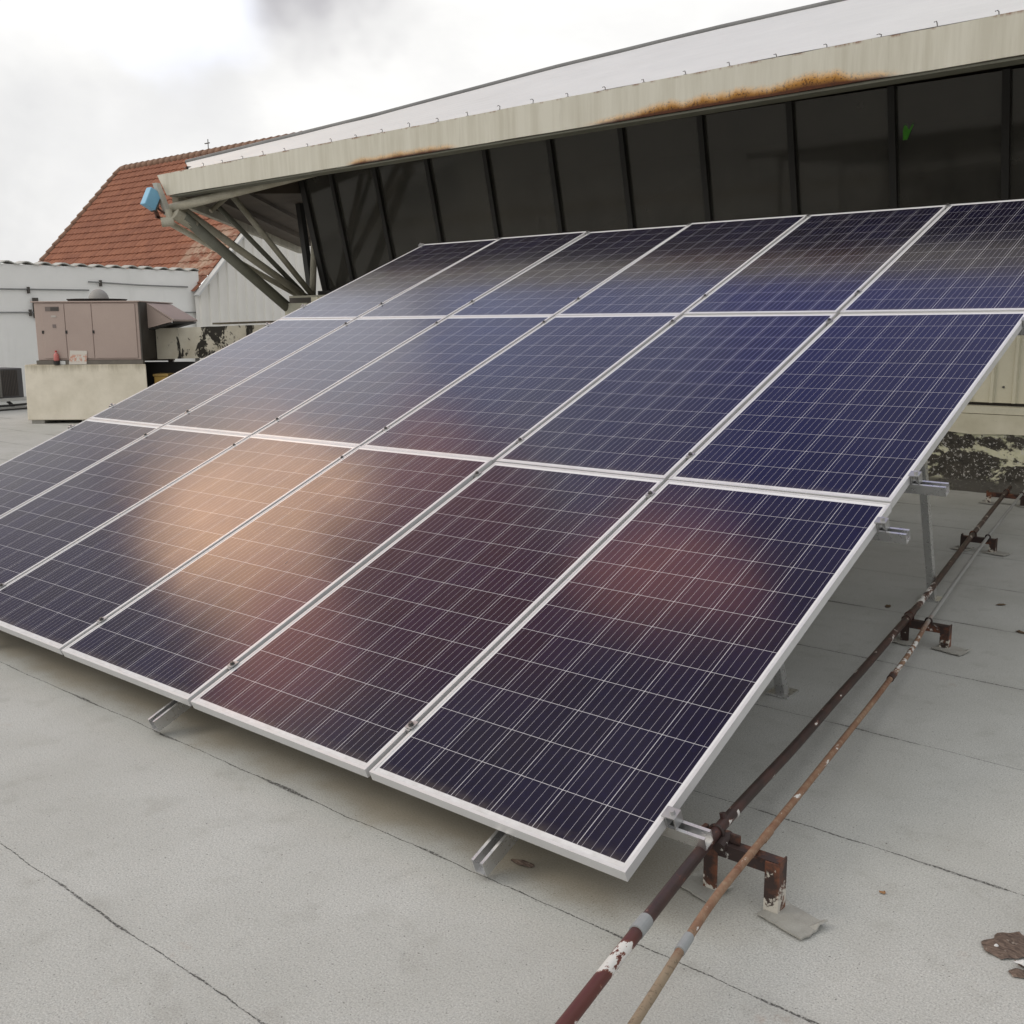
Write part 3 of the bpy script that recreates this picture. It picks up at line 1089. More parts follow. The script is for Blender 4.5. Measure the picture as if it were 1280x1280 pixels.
for nm, pts, r in (('short_brace', [(XT, 7.406, 3.475), (XT - 0.02, 7.115, 3.249)], 0.035),
                   ('end_collar', [(XT + 0.02, 6.393, 3.216), (XT + 0.02, 6.414, 3.076)], 0.055),
                   ('end_cap', [(XT - 0.04, 6.306, 3.033), (XT + 0.06, 6.447, 3.055)], 0.065),
                   ('cone_joint', [(XT + 0.1, 6.436, 3.162), (XT + 0.13, 6.737, 3.001)], [0.09, 0.082])):
    bm = NB()
    tube(bm, pts, r, 14)
    obj(nm, bm, TUBE, hall, smooth=False)
bm = NB()
hexa(bm, [(-12.1, 6.387, 3.141), (-12.003, 6.387, 3.141), (-12.003, 6.457, 3.141), (-12.1, 6.457, 3.141),
          (-12.1, 6.231, 3.561), (-12.003, 6.231, 3.561), (-12.003, 6.296, 3.561), (-12.1, 6.296, 3.561)])
obj('end_plate', bm, m_noisy('pale_end_plate', (0.52, 0.51, 0.46), (0.40, 0.38, 0.32), 0.6), hall)
# inside, seen dimly
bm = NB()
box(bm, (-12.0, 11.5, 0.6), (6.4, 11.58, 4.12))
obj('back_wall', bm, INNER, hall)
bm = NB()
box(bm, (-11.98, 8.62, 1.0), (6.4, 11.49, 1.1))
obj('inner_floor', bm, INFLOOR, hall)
for (xa, za, xb, zb, yy, r) in ((-11.529, 2.139, -10.343, 3.863, 10.078, 0.05), (-10.775, 3.863, -11.206, 2.031, 10.294, 0.04), (-8.943, 2.354, -5.71, 3.647, 10.509, 0.03),
                                (-3.986, 2.516, 0.325, 3.27, 10.509, 0.03), (-4.417, 2.839, 1.618, 3.108, 10.832, 0.025), (-1.184, 3.863, -0.537, 3.108, 9.862, 0.05),
                                (-0.214, 3.863, -0.968, 3.001, 9.97, 0.05), (-2.908, 3.238, 1.618, 3.486, 10.294, 0.03)):
    bm = NB()
    tube(bm, [(xa, yy, za), (xb, yy, zb)], r, 10)
    obj('inner_brace', bm, TUBED, hall, smooth=True)
for (xa, zt) in ((-8.62, 3.2), (-3.07, 3.05), (-1.99, 3.05)):
    bm = NB()
    tube(bm, [(xa, 10.5, 1.1), (xa, 10.5, zt)], 0.025, 8)
    obj('inner_post', bm, TUBED, hall, smooth=True)

# hi-vis cloth hanging behind the glass
bm = NB()
g = []
for i in range(9):
    rv = []
    for j in range(9):
        u_, v_ = i / 8, j / 8
        wdt = 0.12 * (0.35 + 0.65 * v_)
        rv.append(bm.verts.new((-2.555 + (u_ - 0.35) * wdt + 0.02 * v_, 8.83 + 0.006 * math.sin(u_ * 9 + v_ * 3), 3.40 + 0.16 * v_)))
    g.append(rv)
for i in range(8):
    for j in range(8):
        bm.faces.new((g[i][j], g[i + 1][j], g[i + 1][j + 1], g[i][j + 1]))
o = obj('hi_vis_cloth', bm, m_noisy('hi_vis_green', (0.10, 0.42, 0.04), (0.07, 0.3, 0.03), 0.8, 9), None, smooth=True, origin=(-2.555, 8.83, 3.40))
md = o.modifiers.new('thick', 'SOLIDIFY')
md.thickness = 0.006
tag(o, 'small bright green cloth hanging just behind the dark windows', 'cloth')

# light blue metal box on the canopy end
bx = thing('floodlight', 'light blue metal box on a dark bracket at the left tip of the canopy', 'floodlight', (-12.068, 6.306, 3.162))
Tb = Matrix.Translation((-12.111, 6.199, 3.346)) @ Matrix.Rotation(R_(-27), 4, 'X')
bm = NB()
box(bm, (-0.065, -0.09, -0.13), (0.065, 0.09, 0.135), lambda a, b, c: Tb @ Vector((a, b, c)))
obj('housing', bm, m_noisy('sky_blue_paint', (0.22, 0.47, 0.66), (0.17, 0.37, 0.54), 0.45, 5), bx, bevel=0.012)
bm = NB()
box(bm, (-0.068, 0.091, -0.135), (0.068, 0.112, 0.13), lambda a, b, c: Tb @ Vector((a, b, c)))
obj('lens', bm, ACDARK, bx, bevel=0.005)
bm = NB()
beam(bm, (-12.089, 6.231, 3.216), (-12.089, 6.285, 3.098), 0.03, 0.05)
beam(bm, (-12.132, 6.285, 3.249), (-12.068, 6.371, 3.162), 0.03, 0.03)
beam(bm, (-12.089, 6.242, 3.108), (-12.089, 6.393, 3.087), 0.03, 0.03)
obj('bracket', bm, m_noisy('rusty_bracket', (0.12, 0.05, 0.035), (0.05, 0.03, 0.025), 0.8, 20), bx)

# ------------------------------------------------------------------ tiled house behind
XE, XF = -21.5, -31.46
EY, EZ, RY, RZ = 13.05, 2.40, 17.12, 6.70
house = thing('tiled_house', 'house with a steep weathered red clay tile roof and white ribbed gable', 'house', (-27.0, 17.4, 0.0))
bm = NB()
sv = Vector((0, RY - EY, RZ - EZ))
SL = sv.length
su = sv.normalized()
nn = Vector((0, -su.z, su.y))
NCO = 21
NT_ = 42
SEG = 6
pr = []
for j in range(NCO):
    for e in (0, 1):
        rv = []
        for i in range(NT_ * SEG + 1):
            x = XF + (XE - XF) * i / (NT_ * SEG)
            wv = abs(math.sin(math.pi * i / SEG)) * 0.032
            jt = 0.010 * mnoise.noise((math.floor(i / SEG) * 3.3, j * 2.1, 0))
            s = SL * (j + e) / NCO
            lift = (0.034 if e == 0 else 0.004) + jt
            sag = -0.05 * math.sin(math.pi * (i / (NT_ * SEG))) * math.sin(math.pi * s / SL)
            rv.append(bm.verts.new(Vector((x, EY, EZ)) + su * s + nn * (wv + lift + sag)))
        pr.append(rv)
for a, b in zip(pr, pr[1:]):
    for k in range(len(a) - 1):
        bm.faces.new((a[k], a[k + 1], b[k + 1], b[k]))
hr = obj('roof', bm, TILES, house)
bm = NB()
quad(bm, [(XF, RY, RZ), (XE, RY, RZ), (XE, RY + 4.0, EZ), (XF, RY + 4.0, EZ)])
obj('roof', bm, TILES, house)
bm = NB()
k = 0
x = XF
while x < XE:
    tube(bm, [(x, RY, RZ + 0.01), (x + 0.36, RY, RZ + 0.03)], [0.105, 0.12], 10)
    x += 0.335
obj('ridge_tile_row', bm, RIDGETILE, hr, smooth=True)
bm = NB()
a = Vector((XF, EY, EZ))
b = Vector((XF, RY, RZ))
for i in range(18):
    tube(bm, [a.lerp(b, (i + 1.08) / 18) + nn * 0.04, a.lerp(b, i / 18) + nn * 0.06], [0.07, 0.09], 8)
obj('verge_tile_row', bm, RIDGETILE, hr, smooth=True)
bm = NB()
a = Vector((XE + 0.09, EY - 0.05, EZ - 0.05)) - nn * 0.03
b = Vector((XE + 0.09, RY, RZ)) - nn * 0.03
beam(bm, a, b, 0.05, 0.20, (1, 0, 0))
obj('barge_board', bm, m_noisy('white_barge', (0.60, 0.60, 0.59), (0.45, 0.45, 0.43), 0.7, 2), house)
# corrugated gable
bm = NB()
y = EY
va, vb = [], []
i = 0
while y < RY + 4.0:
    top = EZ + (y - EY) * (RZ - EZ) / (RY - EY) if y < RY else RZ - (y - RY) * (RZ - EZ) / 4.0
    off = 0.02 if (i // 2) % 2 else -0.02
    va.append(bm.verts.new((XE + off, y, 0.0)))
    vb.append(bm.verts.new((XE + off, y, max(0.1, top - 0.06))))
    y += 0.03 if i % 2 else 0.11
    i += 1
for i in range(len(va) - 1):
    bm.faces.new((va[i], va[i + 1], vb[i + 1], vb[i]))
obj('gable_sheet', bm, GABLE, house)
bm = NB()
box(bm, (XF + 0.2, EY + 0.25, 0.0), (XE - 0.1, RY + 3.6, EZ - 0.1))
obj('wall', bm, WWALL, house)

# cross on the ridge
cr = thing('ridge_cross', 'tiny dark cross finial standing on the tiled roof ridge', 'cross', (-26.5, RY, RZ + 0.12))
bm = NB()
tube(bm, [(-26.5, RY, RZ + 0.10), (-26.5, RY, RZ + 0.42)], 0.014, 6)
obj('upright', bm, ACDARK, cr)
bm = NB()
beam(bm, (-26.62, RY - 0.03, RZ + 0.30), (-26.38, RY - 0.03, RZ + 0.30), 0.026, 0.026)
obj('crossbar', bm, ACDARK, cr)

# ------------------------------------------------------------------ long white wall on the left
wal = thing('boundary_wall', 'long whitewashed wall with wavy coping in front of the tiled roof', 'wall', (-22.0, 8.0, 0.0))
bm = NB()
box(bm, (-21.86, -12.0, 0.0), (-21.62, 13.25, 2.93))
obj('upper_wall', bm, WWALL, wal)
bm = NB()
box(bm, (-21.86, 13.252, 0.0), (-21.615, 26.0, 2.20))
obj('lower_wall', bm, WWALL, wal)
bm = NB()
box(bm, (-21.90, 13.31, 2.202), (-21.55, 26.0, 2.26))
obj('ledge', bm, WWALL, wal)
bm = NB()
pa = []
for i in range(25 * 16 + 1):
    y = -12 + 25.26 * i / 400
    z = 2.975 + 0.032 * math.sin(y * 2 * math.pi / 0.42) + 0.012 * mnoise.noise((y, 0, 0))
    pa.append([bm.verts.new(p) for p in ((-21.58, y, z - 0.02), (-21.58, y, z), (-21.9, y, z + 0.015), (-21.9, y, z - 0.045))])
for a, b in zip(pa, pa[1:]):
    for k in range(4):
        bm.faces.new((a[k], a[(k + 1) % 4], b[(k + 1) % 4], b[k]))
obj('coping', bm, m_noisy('grey_white_coping', (0.50, 0.50, 0.47), (0.30, 0.29, 0.26), 0.85, 2.0), wal)
for (y0, z0, y1, z1) in ((-12, 2.30, 10.3, 2.41), (10.3, 2.60, 12.9, 2.54), (-12, 1.85, 26, 1.97)):
    bm = NB()
    tube(bm, [(-21.58, y0, z0), (-21.58, (y0 + y1) / 2, (z0 + z1) / 2 - 0.015), (-21.58, y1, z1)], 0.016, 8)
    c_ = obj('conduit', bm, CONDUIT, wal, smooth=True)
    bm = NB()
    yy = max(y0, 6.0) + 0.3
    while yy < min(y1, 20):
        zz = z0 + (z1 - z0) * (yy - y0) / (y1 - y0)
        box(bm, (-21.618, yy - 0.02, zz - 0.09), (-21.55, yy + 0.02, zz + 0.05))
        yy += 2.6
    obj('conduit_clip', bm, ACDARK, c_)
bm = NB()
box(bm, (-21.60, 8.97, 1.78), (-21.54, 9.08, 2.22))
obj('switch_box', bm, ACDARK, wal)

# ------------------------------------------------------------------ air conditioner on its plinth
AA = R_(50)
U = Vector((math.sin(AA), math.cos(AA), 0))
V = Vector((-math.cos(AA), math.sin(AA), 0))      # depth, away from the viewer
A0 = Vector((-15.846, 5.94, 0.0))


def Q(u, v, z):
    return A0 + U * u + V * v + Vector((0, 0, z))


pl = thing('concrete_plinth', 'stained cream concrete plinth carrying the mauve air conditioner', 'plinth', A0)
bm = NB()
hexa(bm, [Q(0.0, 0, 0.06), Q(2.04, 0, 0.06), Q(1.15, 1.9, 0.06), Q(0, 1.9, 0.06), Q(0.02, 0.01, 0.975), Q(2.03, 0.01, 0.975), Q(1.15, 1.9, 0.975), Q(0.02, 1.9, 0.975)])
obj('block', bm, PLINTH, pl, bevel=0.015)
bm = NB()
box(bm, (0.06, 0.02, 0.0), (0.27, 1.8, 0.058), Q)
box(bm, (0.9, 0.02, 0.0), (1.98, 0.1, 0.058), Q)
obj('footing', bm, m_noisy('footing', (0.30, 0.29, 0.26), (0.2, 0.19, 0.17), 0.9), pl)

ac = thing('rooftop_air_conditioner', 'mauve beige rooftop air conditioner with side hood standing on the plinth', 'air conditioner', Q(1.1, 0.8, 0.98))
bm = NB()
box(bm, (0.24, 0.06, 1.045), (1.95, 1.75, 1.985), Q)
cab = obj('cabinet', bm, ACBODY, ac, bevel=0.012)
for (u0, u1) in ((0.36, 0.735), (0.745, 1.18), (1.19, 1.90)):
    bm = NB()
    box(bm, (u0, 0.045, 1.075), (u1, 0.059, 1.96), Q)
    ap = obj('access_panel', bm, ACBODY, ac, bevel=0.006)
    bm = NB()
    box(bm, (u0 - 0.012, 0.036, 1.48), (u0 + 0.02, 0.044, 1.53), Q)
    obj('latch', bm, BLACK, ap)
bm = NB()
box(bm, (0.20, 0.03, 1.985), (1.98, 1.78, 2.005), Q)
obj('lid', bm, ACBODY, ac, bevel=0.004)
bm = NB()
box(bm, (1.952, 0.05, 1.045), (1.975, 0.42, 1.98), Q)
box(bm, (1.952, 0.43, 1.045), (1.962, 1.74, 1.54), Q)
obj('side_panel', bm, ACDARK, ac)
bm = NB()
box(bm, (0.22, 0.03, 0.977), (1.98, 0.12, 1.044), Q)
box(bm, (0.22, 1.6, 0.977), (1.98, 1.7, 1.044), Q)
obj('base_rail', bm, m_noisy('base_rail', (0.17, 0.15, 0.125), (0.09, 0.08, 0.07), 0.8, 8), ac)
bm = NB()
box(bm, (0.43, 0.038, 1.845), (0.655, 0.044, 1.915), Q)
pt = obj('name_plate', bm, m_noisy('brown_plate', (0.17, 0.135, 0.12), (0.12, 0.1, 0.09), 0.5), ac)
bm = NB()
box(bm, (0.52, 0.032, 1.852), (0.645, 0.037, 1.908), Q)
obj('dark_field', bm, m_noisy('dark_plate', (0.06, 0.05, 0.045), (0.04, 0.035, 0.03), 0.4), pt)
bm = NB()
box(bm, (0.52, 0.038, 1.745), (0.60, 0.043, 1.775), Q)
obj('sticker', bm, m_noisy('pale_sticker', (0.50, 0.46, 0.42), (0.4, 0.36, 0.33), 0.5), ac)
bm = NB()
box(bm, (0.53, 0.038, 1.575), (0.585, 0.043, 1.63), Q)
obj('warning_sticker', bm, m_noisy('grey_sticker', (0.20, 0.16, 0.15), (0.12, 0.1, 0.09), 0.5, 40), ac)
for v_ in (1.0, 1.68):
    bm = NB()
    box(bm, (1.86, v_, 0.0), (1.94, v_ + 0.08, 0.976), Q)
    obj('support_post', bm, ACDARK, ac)
# fan: low dark ring and grey dome
bm = NB()
for (r0, r1, z0, z1) in ((0.42, 0.45, 2.006, 2.05),):
    n = 36
    rg = []
    for i in range(n):
        a = 2 * math.pi * i / n
        c_, s_ = math.cos(a), math.sin(a)
        rg.append([bm.verts.new(Q(1.02 + c_ * r, 0.75 + s_ * r, z)) for r, z in ((r1, z0), (r1 + 0.04, z1), (r0, z1), (r0, z0))])
    for i in range(n):
        a, b = rg[i], rg[(i + 1) % n]
        for k in range(4):
            bm.faces.new((a[k], a[(k + 1) % 4], b[(k + 1) % 4], b[k]))
fg = obj('fan_ring', bm, BLACK, ac)
bm = NB()
n = 24
prev = None
for j in range(8):
    ph = j / 7 * math.pi / 2
    rr, zz = 0.17 * math.cos(ph), 2.02 + 0.20 * math.sin(ph)
    cur = [bm.verts.new(Q(1.05 + rr * math.cos(2 * math.pi * i / n), 0.75 + rr * math.sin(2 * math.pi * i / n), zz)) for i in range(n)]
    if prev:
        for i in range(n):
            bm.faces.new((prev[i], prev[(i + 1) % n], cur[(i + 1) % n], cur[i]))
    prev = cur
bmesh.ops.remove_doubles(bm, verts=bm.verts, dist=1e-4)
obj('fan_cover', bm, m_noisy('grey_fan_cover', (0.30, 0.29, 0.28), (0.24, 0.23, 0.22), 0.6), fg, smooth=True)
# rain hood on the end face
HV0, HV1 = 0.40, 1.70
bm = NB()
top = [(1.977, HV0, 1.975), (1.977, HV1, 1.975)]
lip = [(2.42, HV0 - 0.02, 1.70), (2.42, HV1 + 0.02, 1.70)]
hexa(bm, [Q(*top[0]) - Vector((0, 0, 0.02)), Q(*lip[0]) - Vector((0, 0, 0.03)), Q(*lip[1]) - Vector((0, 0, 0.03)), Q(*top[1]) - Vector((0, 0, 0.02)),
          Q(*top[0]), Q(*lip[0]), Q(*lip[1]), Q(*top[1])])
hood = obj('hood', bm, ACBODY, ac)
for v in (HV0, HV1):
    bm = NB()
    A = [Q(1.977, v, 1.954), Q(2.40, v, 1.668), Q(1.977, v, 1.56)]
    f1 = [bm.verts.new(p) for p in A]
    f2 = [bm.verts.new(p + V * 0.015) for p in A]
    bm.faces.new(f1)
    bm.faces.new(f2[::-1])
    for i in range(3):
        bm.faces.new((f1[i], f1[(i + 1) % 3], f2[(i + 1) % 3], f2[i]))
    obj('cheek', bm, ACBODY, hood)
bm = NB()
hexa(bm, [Q(1.977, HV0 + 0.02, 1.53), Q(2.41, HV0 + 0.02, 1.64), Q(2.41, HV1 - 0.02, 1.64), Q(1.977, HV1 - 0.02, 1.53),
          Q(1.977, HV0 + 0.02, 1.545), Q(2.41, HV0 + 0.02, 1.655), Q(2.41, HV1 - 0.02, 1.655), Q(1.977, HV1 - 0.02, 1.545)])
obj('intake_filter', bm, BLACK, hood)

# peeling duct running away from the unit
du = thing('air_duct', 'cream air duct with black peeling paint running from the air conditioner', 'duct', Q(2.1, 0.9, 1.03))
bm = NB()
T = Matrix(((U.x, V.x, 0, 0), (U.y, V.y, 0, 0), (0, 0, 1, 0), (0, 0, 0, 1)))
du.matrix_world = Matrix.Translation(Q(1.98, 0.75, 1.03)) @ T
NXD, NZD = 60, 12


def ducttop(s):
    return 0.52 + 0.03 * s + (0.012 * mnoise.noise((s * 6, 0, 0)) if s > 0.6 else 0)


g = []
for i in range(NXD + 1):
    s = 3.6 * i / NXD
    rv = []
    for j in range(NZD + 1):
        z = 0.02 * s + (ducttop(s) - 0.02 * s) * j / NZD
        d = 0.012 * mnoise.noise((s * 7, z * 7, 0)) if s > 0.5 else 0.0
        rv.append(bm.verts.new((s, d, z)))
    rv.append(bm.verts.new((s, 0.6, ducttop(s))))
    rv.append(bm.verts.new((s, 0.6, 0.02 * s)))
    g.append(rv)
for a, b in zip(g, g[1:]):
    L = len(a)
    for k in range(L):
        bm.faces.new((a[k], a[(k + 1) % L], b[(k + 1) % L], b[k]))
bm.faces.new(g[0])
bm.faces.new(g[-1][::-1])
obj('casing', bm, DUCT, du, local=True)
for s in (0.62, 2.2, 3.3):
    bm = NB()
    box(bm, (s, 0.1, -1.03), (s + 0.06, 0.16, 0.02))
    obj('leg', bm, CONDUIT, du, local=True)
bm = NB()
box(bm, (-0.95, 0.2, -1.02), (3.5, 0.5, -0.06))  # black box added to stand in for the dark void under the duct
obj('void_shade_box', bm, BLACK, du, local=True)
bm = NB()
box(bm, (1.0, -0.004, 0.60), (3.5, 0.55, 0.63))
o = obj('loose_lining', bm, m_noisy('brown_lining', (0.07, 0.055, 0.04), (0.2, 0.17, 0.12), 0.9, 9, 1.0), du, local=True)
o.rotation_euler = (0, R_(-1.6), 0)
o.location = (0, 0, -0.045)

# yellow crate under the duct
yc = thing('yellow_crate', 'small yellow box standing on the deck beside the plinth under the duct', 'box', Q(2.16, 0.30, 0))
bm = NB()
box(bm, (2.07, 0.25, 0.002), (2.30, 0.6, 0.76), Q)
obj('body', bm, m_noisy('ochre_yellow', (0.42, 0.27, 0.06), (0.30, 0.19, 0.05), 0.7, 6), yc, bevel=0.01)
bm = NB()
box(bm, (2.055, 0.235, 0.762), (2.315, 0.615, 0.80), Q)
obj('lid', bm, m_noisy('dull_yellow', (0.36, 0.24, 0.07), (0.25, 0.16, 0.05), 0.7, 6), yc, bevel=0.006)

# bottle, tin and panel leaning on the unit
bo = thing('drink_bottle', 'pink red plastic bottle standing on the plinth edge', 'bottle', Q(0.56, 0.02, 0.98))
bm = NB()
c0 = Q(0.565, 0.005, 0)
prf = [(0.0, 1.035), (0.04, 1.035), (0.043, 1.06), (0.04, 1.10), (0.043, 1.12), (0.032, 1.15), (0.014, 1.175), (0.014, 1.185)]
prev = None
for r, z in prf:
    cur = [bm.verts.new((c0.x + r * math.cos(i * math.pi / 8), c0.y + r * math.sin(i * math.pi / 8), z)) for i in range(16)]
    if prev:
        for i in range(16):
            bm.faces.new((prev[i], prev[(i + 1) % 16], cur[(i + 1) % 16], cur[i]))
    prev = cur
bmesh.ops.remove_doubles(bm, verts=bm.verts, dist=1e-5)
obj('body', bm, m_noisy('pink_plastic', (0.55, 0.14, 0.13), (0.5, 0.25, 0.22), 0.4, 30), bo, smooth=True)
bm = NB()
tube(bm, [(c0.x, c0.y, 1.183), (c0.x, c0.y, 1.205)], 0.018, 12)
obj('cap', bm, m_noisy('red_cap', (0.5, 0.06, 0.05), (0.4, 0.05, 0.05), 0.4), bo)
bm = NB()
tube(bm, [(c0.x, c0.y, 0.977), (c0.x, c0.y, 1.034)], 0.052, 14)
tag(obj('dark_block', bm, BLACK, origin=(c0.x, c0.y, 0.977)), 'small dark round block under the pink bottle on the plinth', 'block')
bm = NB()
box(bm, (0.60, -0.01 + 0.025, 0.977), (0.70, 0.03 + 0.02, 1.035), Q)
tag(obj('white_box', bm, m_noisy('white_card', (0.6, 0.6, 0.58), (0.5, 0.5, 0.48), 0.7), origin=Q(0.65, 0.01, 0.977)),
    'tiny white box lying on the plinth beside the pink bottle', 'box')


def m_sign():
    t = mat('printed_board', rough=0.6)
    p = t.obj()
    x, y, z = t.xyz(p)
    n = t.noise(p, 22, 4, 0.6)
    inx = t.math('MULTIPLY', t.map(n, 0.46, 0.53), t.math('MULTIPLY', t.map(z, 0.03, 0.06), t.map(z, 0.17, 0.14)))
    c = t.mix(inx, (0.60, 0.56, 0.50), (0.55, 0.30, 0.22))
    t.put(t.p.inputs['Base Color'], c)
    return t


bm = NB()
hexa(bm, [Q(0.76, 0.012, 0.978), Q(1.05, 0.012, 0.978), Q(1.05, 0.022, 0.978), Q(0.76, 0.022, 0.978),
          Q(0.785, 0.034, 1.205), Q(1.065, 0.034, 1.195), Q(1.065, 0.044, 1.195), Q(0.785, 0.044, 1.205)])
tag(obj('leaning_board', bm, m_sign(), origin=Q(0.9, 0.012, 0.978)), 'small white board with faded red print leaning on the air conditioner', 'board')

# condenser on a low stand, far left
cd = thing('condenser_unit', 'dark grilled condenser on a low pale stand at the far left edge', 'condenser', (-19.0, 6.6, 0.0))
bm = NB()
box(bm, (-19.7, 5.7, 0.235), (-19.02, 7.40, 0.80))
obj('casing', bm, m_noisy('charcoal_case', (0.085, 0.083, 0.085), (0.06, 0.058, 0.06), 0.6, 3), cd, bevel=0.01)
bm = NB()
y = 5.75
while y < 7.3:
    box(bm, (-19.018, y, 0.27), (-19.005, y + 0.012, 0.77))
    y += 0.03
obj('grille', bm, ACDARK, cd)
bm = NB()
box(bm, (-19.019, 6.93, 0.25), (-18.99, 6.97, 0.79))
obj('centre_post', bm, m_noisy('grey_post', (0.16, 0.155, 0.14), (0.1, 0.1, 0.09), 0.6), cd)
bm = NB()
box(bm, (-19.65, 5.6, 0.17), (-19.0, 7.5, 0.232))
box(bm, (-19.6, 5.6, 0.002), (-18.95, 7.5, 0.06))
obj('stand', bm, m_noisy('pale_stand', (0.48, 0.48, 0.46), (0.35, 0.35, 0.33), 0.7), cd)
for yy in (5.8, 6.6, 7.2):
    bm = NB()
    beam(bm, (-19.05, yy, 0.062), (-19.05, yy - 0.12, 0.17), 0.04, 0.05)
    obj('leg', bm, BLACK, cd)
bm = NB()
tube(bm, [(-18.92, 5.0, 0.05), (-18.90, 6.6, 0.09), (-18.92, 7.6, 0.11)], 0.02, 8)
tube(bm, [(-18.80, 5.0, 0.02), (-18.80, 6.8, 0.022), (-18.85, 7.6, 0.03)], 0.016, 8)
tag(obj('refrigerant_line', bm, BLACK, origin=(-18.9, 6.6, 0.02)), 'black insulated pipes lying on the deck by the far condenser', 'pipe')

# ------------------------------------------------------------------ pipes on brackets
def zpipe(y, base):
    if y < 0.4:
        return base
    if y < 3.0:
        return base - 0.04 * (y - 0.4) / 2.6
    return base - 0.04 - 0.018 * min(1, (y - 3.0) / 2.5)


BIGP = [(0.66, -3.0), (0.219, -0.531), (0.068, 0.373), (-0.037, 1.143), (-0.333, 3.20), (-0.70, 5.50), (-1.06, 7.85)]  # pipe courses unprojected from image pixels onto the pipe height
THINP = [(0.80, -3.0), (0.326, -0.449), (0.234, 0.026), (0.186, 0.416), (-0.081, 2.309), (-0.222, 3.10), (-0.60, 5.50), (-0.93, 7.85)]


def resample(pts, n=120):
    """smooth path through points worked out from image pixels"""
    out = []
    ys = [p[1] for p in pts]
    for i in range(n + 1):
        y = ys[0] + (ys[-1] - ys[0]) * i / n
        k = max(j for j in range(len(pts) - 1) if ys[j] <= y + 1e-9)
        p0 = pts[max(k - 1, 0)]
        p1, p2 = pts[k], pts[k + 1]
        p3 = pts[min(k + 2, len(pts) - 1)]
        m1 = (p2[0] - p0[0]) / (p2[1] - p0[1])
        m2 = (p3[0] - p1[0]) / (p3[1] - p1[1])
        h = p2[1] - p1[1]
        t = (y - p1[1]) / h
        x = (2 * t ** 3 - 3 * t ** 2 + 1) * p1[0] + (t ** 3 - 2 * t ** 2 + t) * h * m1 + (-2 * t ** 3 + 3 * t ** 2) * p2[0] + (t ** 3 - t ** 2) * h * m2
        out.append((x, y))
    return out


def px_at(path, y):
    for a, b in zip(path, path[1:]):
        if a[1] <= y <= b[1]:
            f = (y - a[1]) / (b[1] - a[1])
            return a[0] + (b[0] - a[0]) * f
    return path[-1][0]


bigp, thinp = resample(BIGP), resample(THINP)
BR, TR_ = 0.0168, 0.0108
ZBIG, ZTHIN = 0.174, 0.167
bp = thing('dark_pipe', 'thick dark brown pipe with flaking white paint running along the array', 'pipe', (0.07, 0.37, 0.16))
bm = NB()
tube(bm, [(x, y, zpipe(y, ZBIG) + 0.004 * mnoise.noise((y * 1.3, 0, 0))) for x, y in bigp], BR, 18)
obj('pipe_run', bm, PIPED, bp, smooth=True)
tp = thing('thin_rusty_pipe', 'thin orange rusty pipe running beside the thick dark pipe', 'pipe', (0.19, 0.42, 0.16))
bm = NB()
tube(bm, [(x, y, zpipe(y, ZTHIN) + 0.004 * mnoise.noise((y * 1.5, 5, 0))) for x, y in thinp], TR_, 14)
obj('pipe_run', bm, PIPER, tp, smooth=True)


def sleeve(name, path, base, y0, y1, r, m, par):
    bm = NB()
    tube(bm, [(px_at(path, y0 + (y1 - y0) * i / 4), y0 + (y1 - y0) * i / 4, zpipe(y0, base)) for i in range(5)], r, 18)
    return obj(name, bm, m, par, smooth=False)


sleeve('tape_band', bigp, ZBIG, -0.215, -0.155, BR + 0.0025, TAPE, bp)
sleeve('tape_band', thinp, ZTHIN, -0.205, -0.14, TR_ + 0.0025, TAPE, tp)
sleeve('paint_ring', bigp, ZBIG, 0.475, 0.49, BR + 0.0012, m_noisy('white_paint', (0.68, 0.67, 0.64), (0.5, 0.48, 0.44), 0.6, 30), bp)
sleeve('socket', thinp, ZTHIN, 2.02, 2.09, TR_ + 0.004, m_flaky('flaky_socket', 1.0, 0.55), tp)
sleeve('socket', thinp, ZTHIN, 0.40, 0.46, TR_ + 0.0015, PIPER, tp)
sleeve('socket', bigp, ZBIG, 2.96, 3.10, BR + 0.004, PIPED, bp)

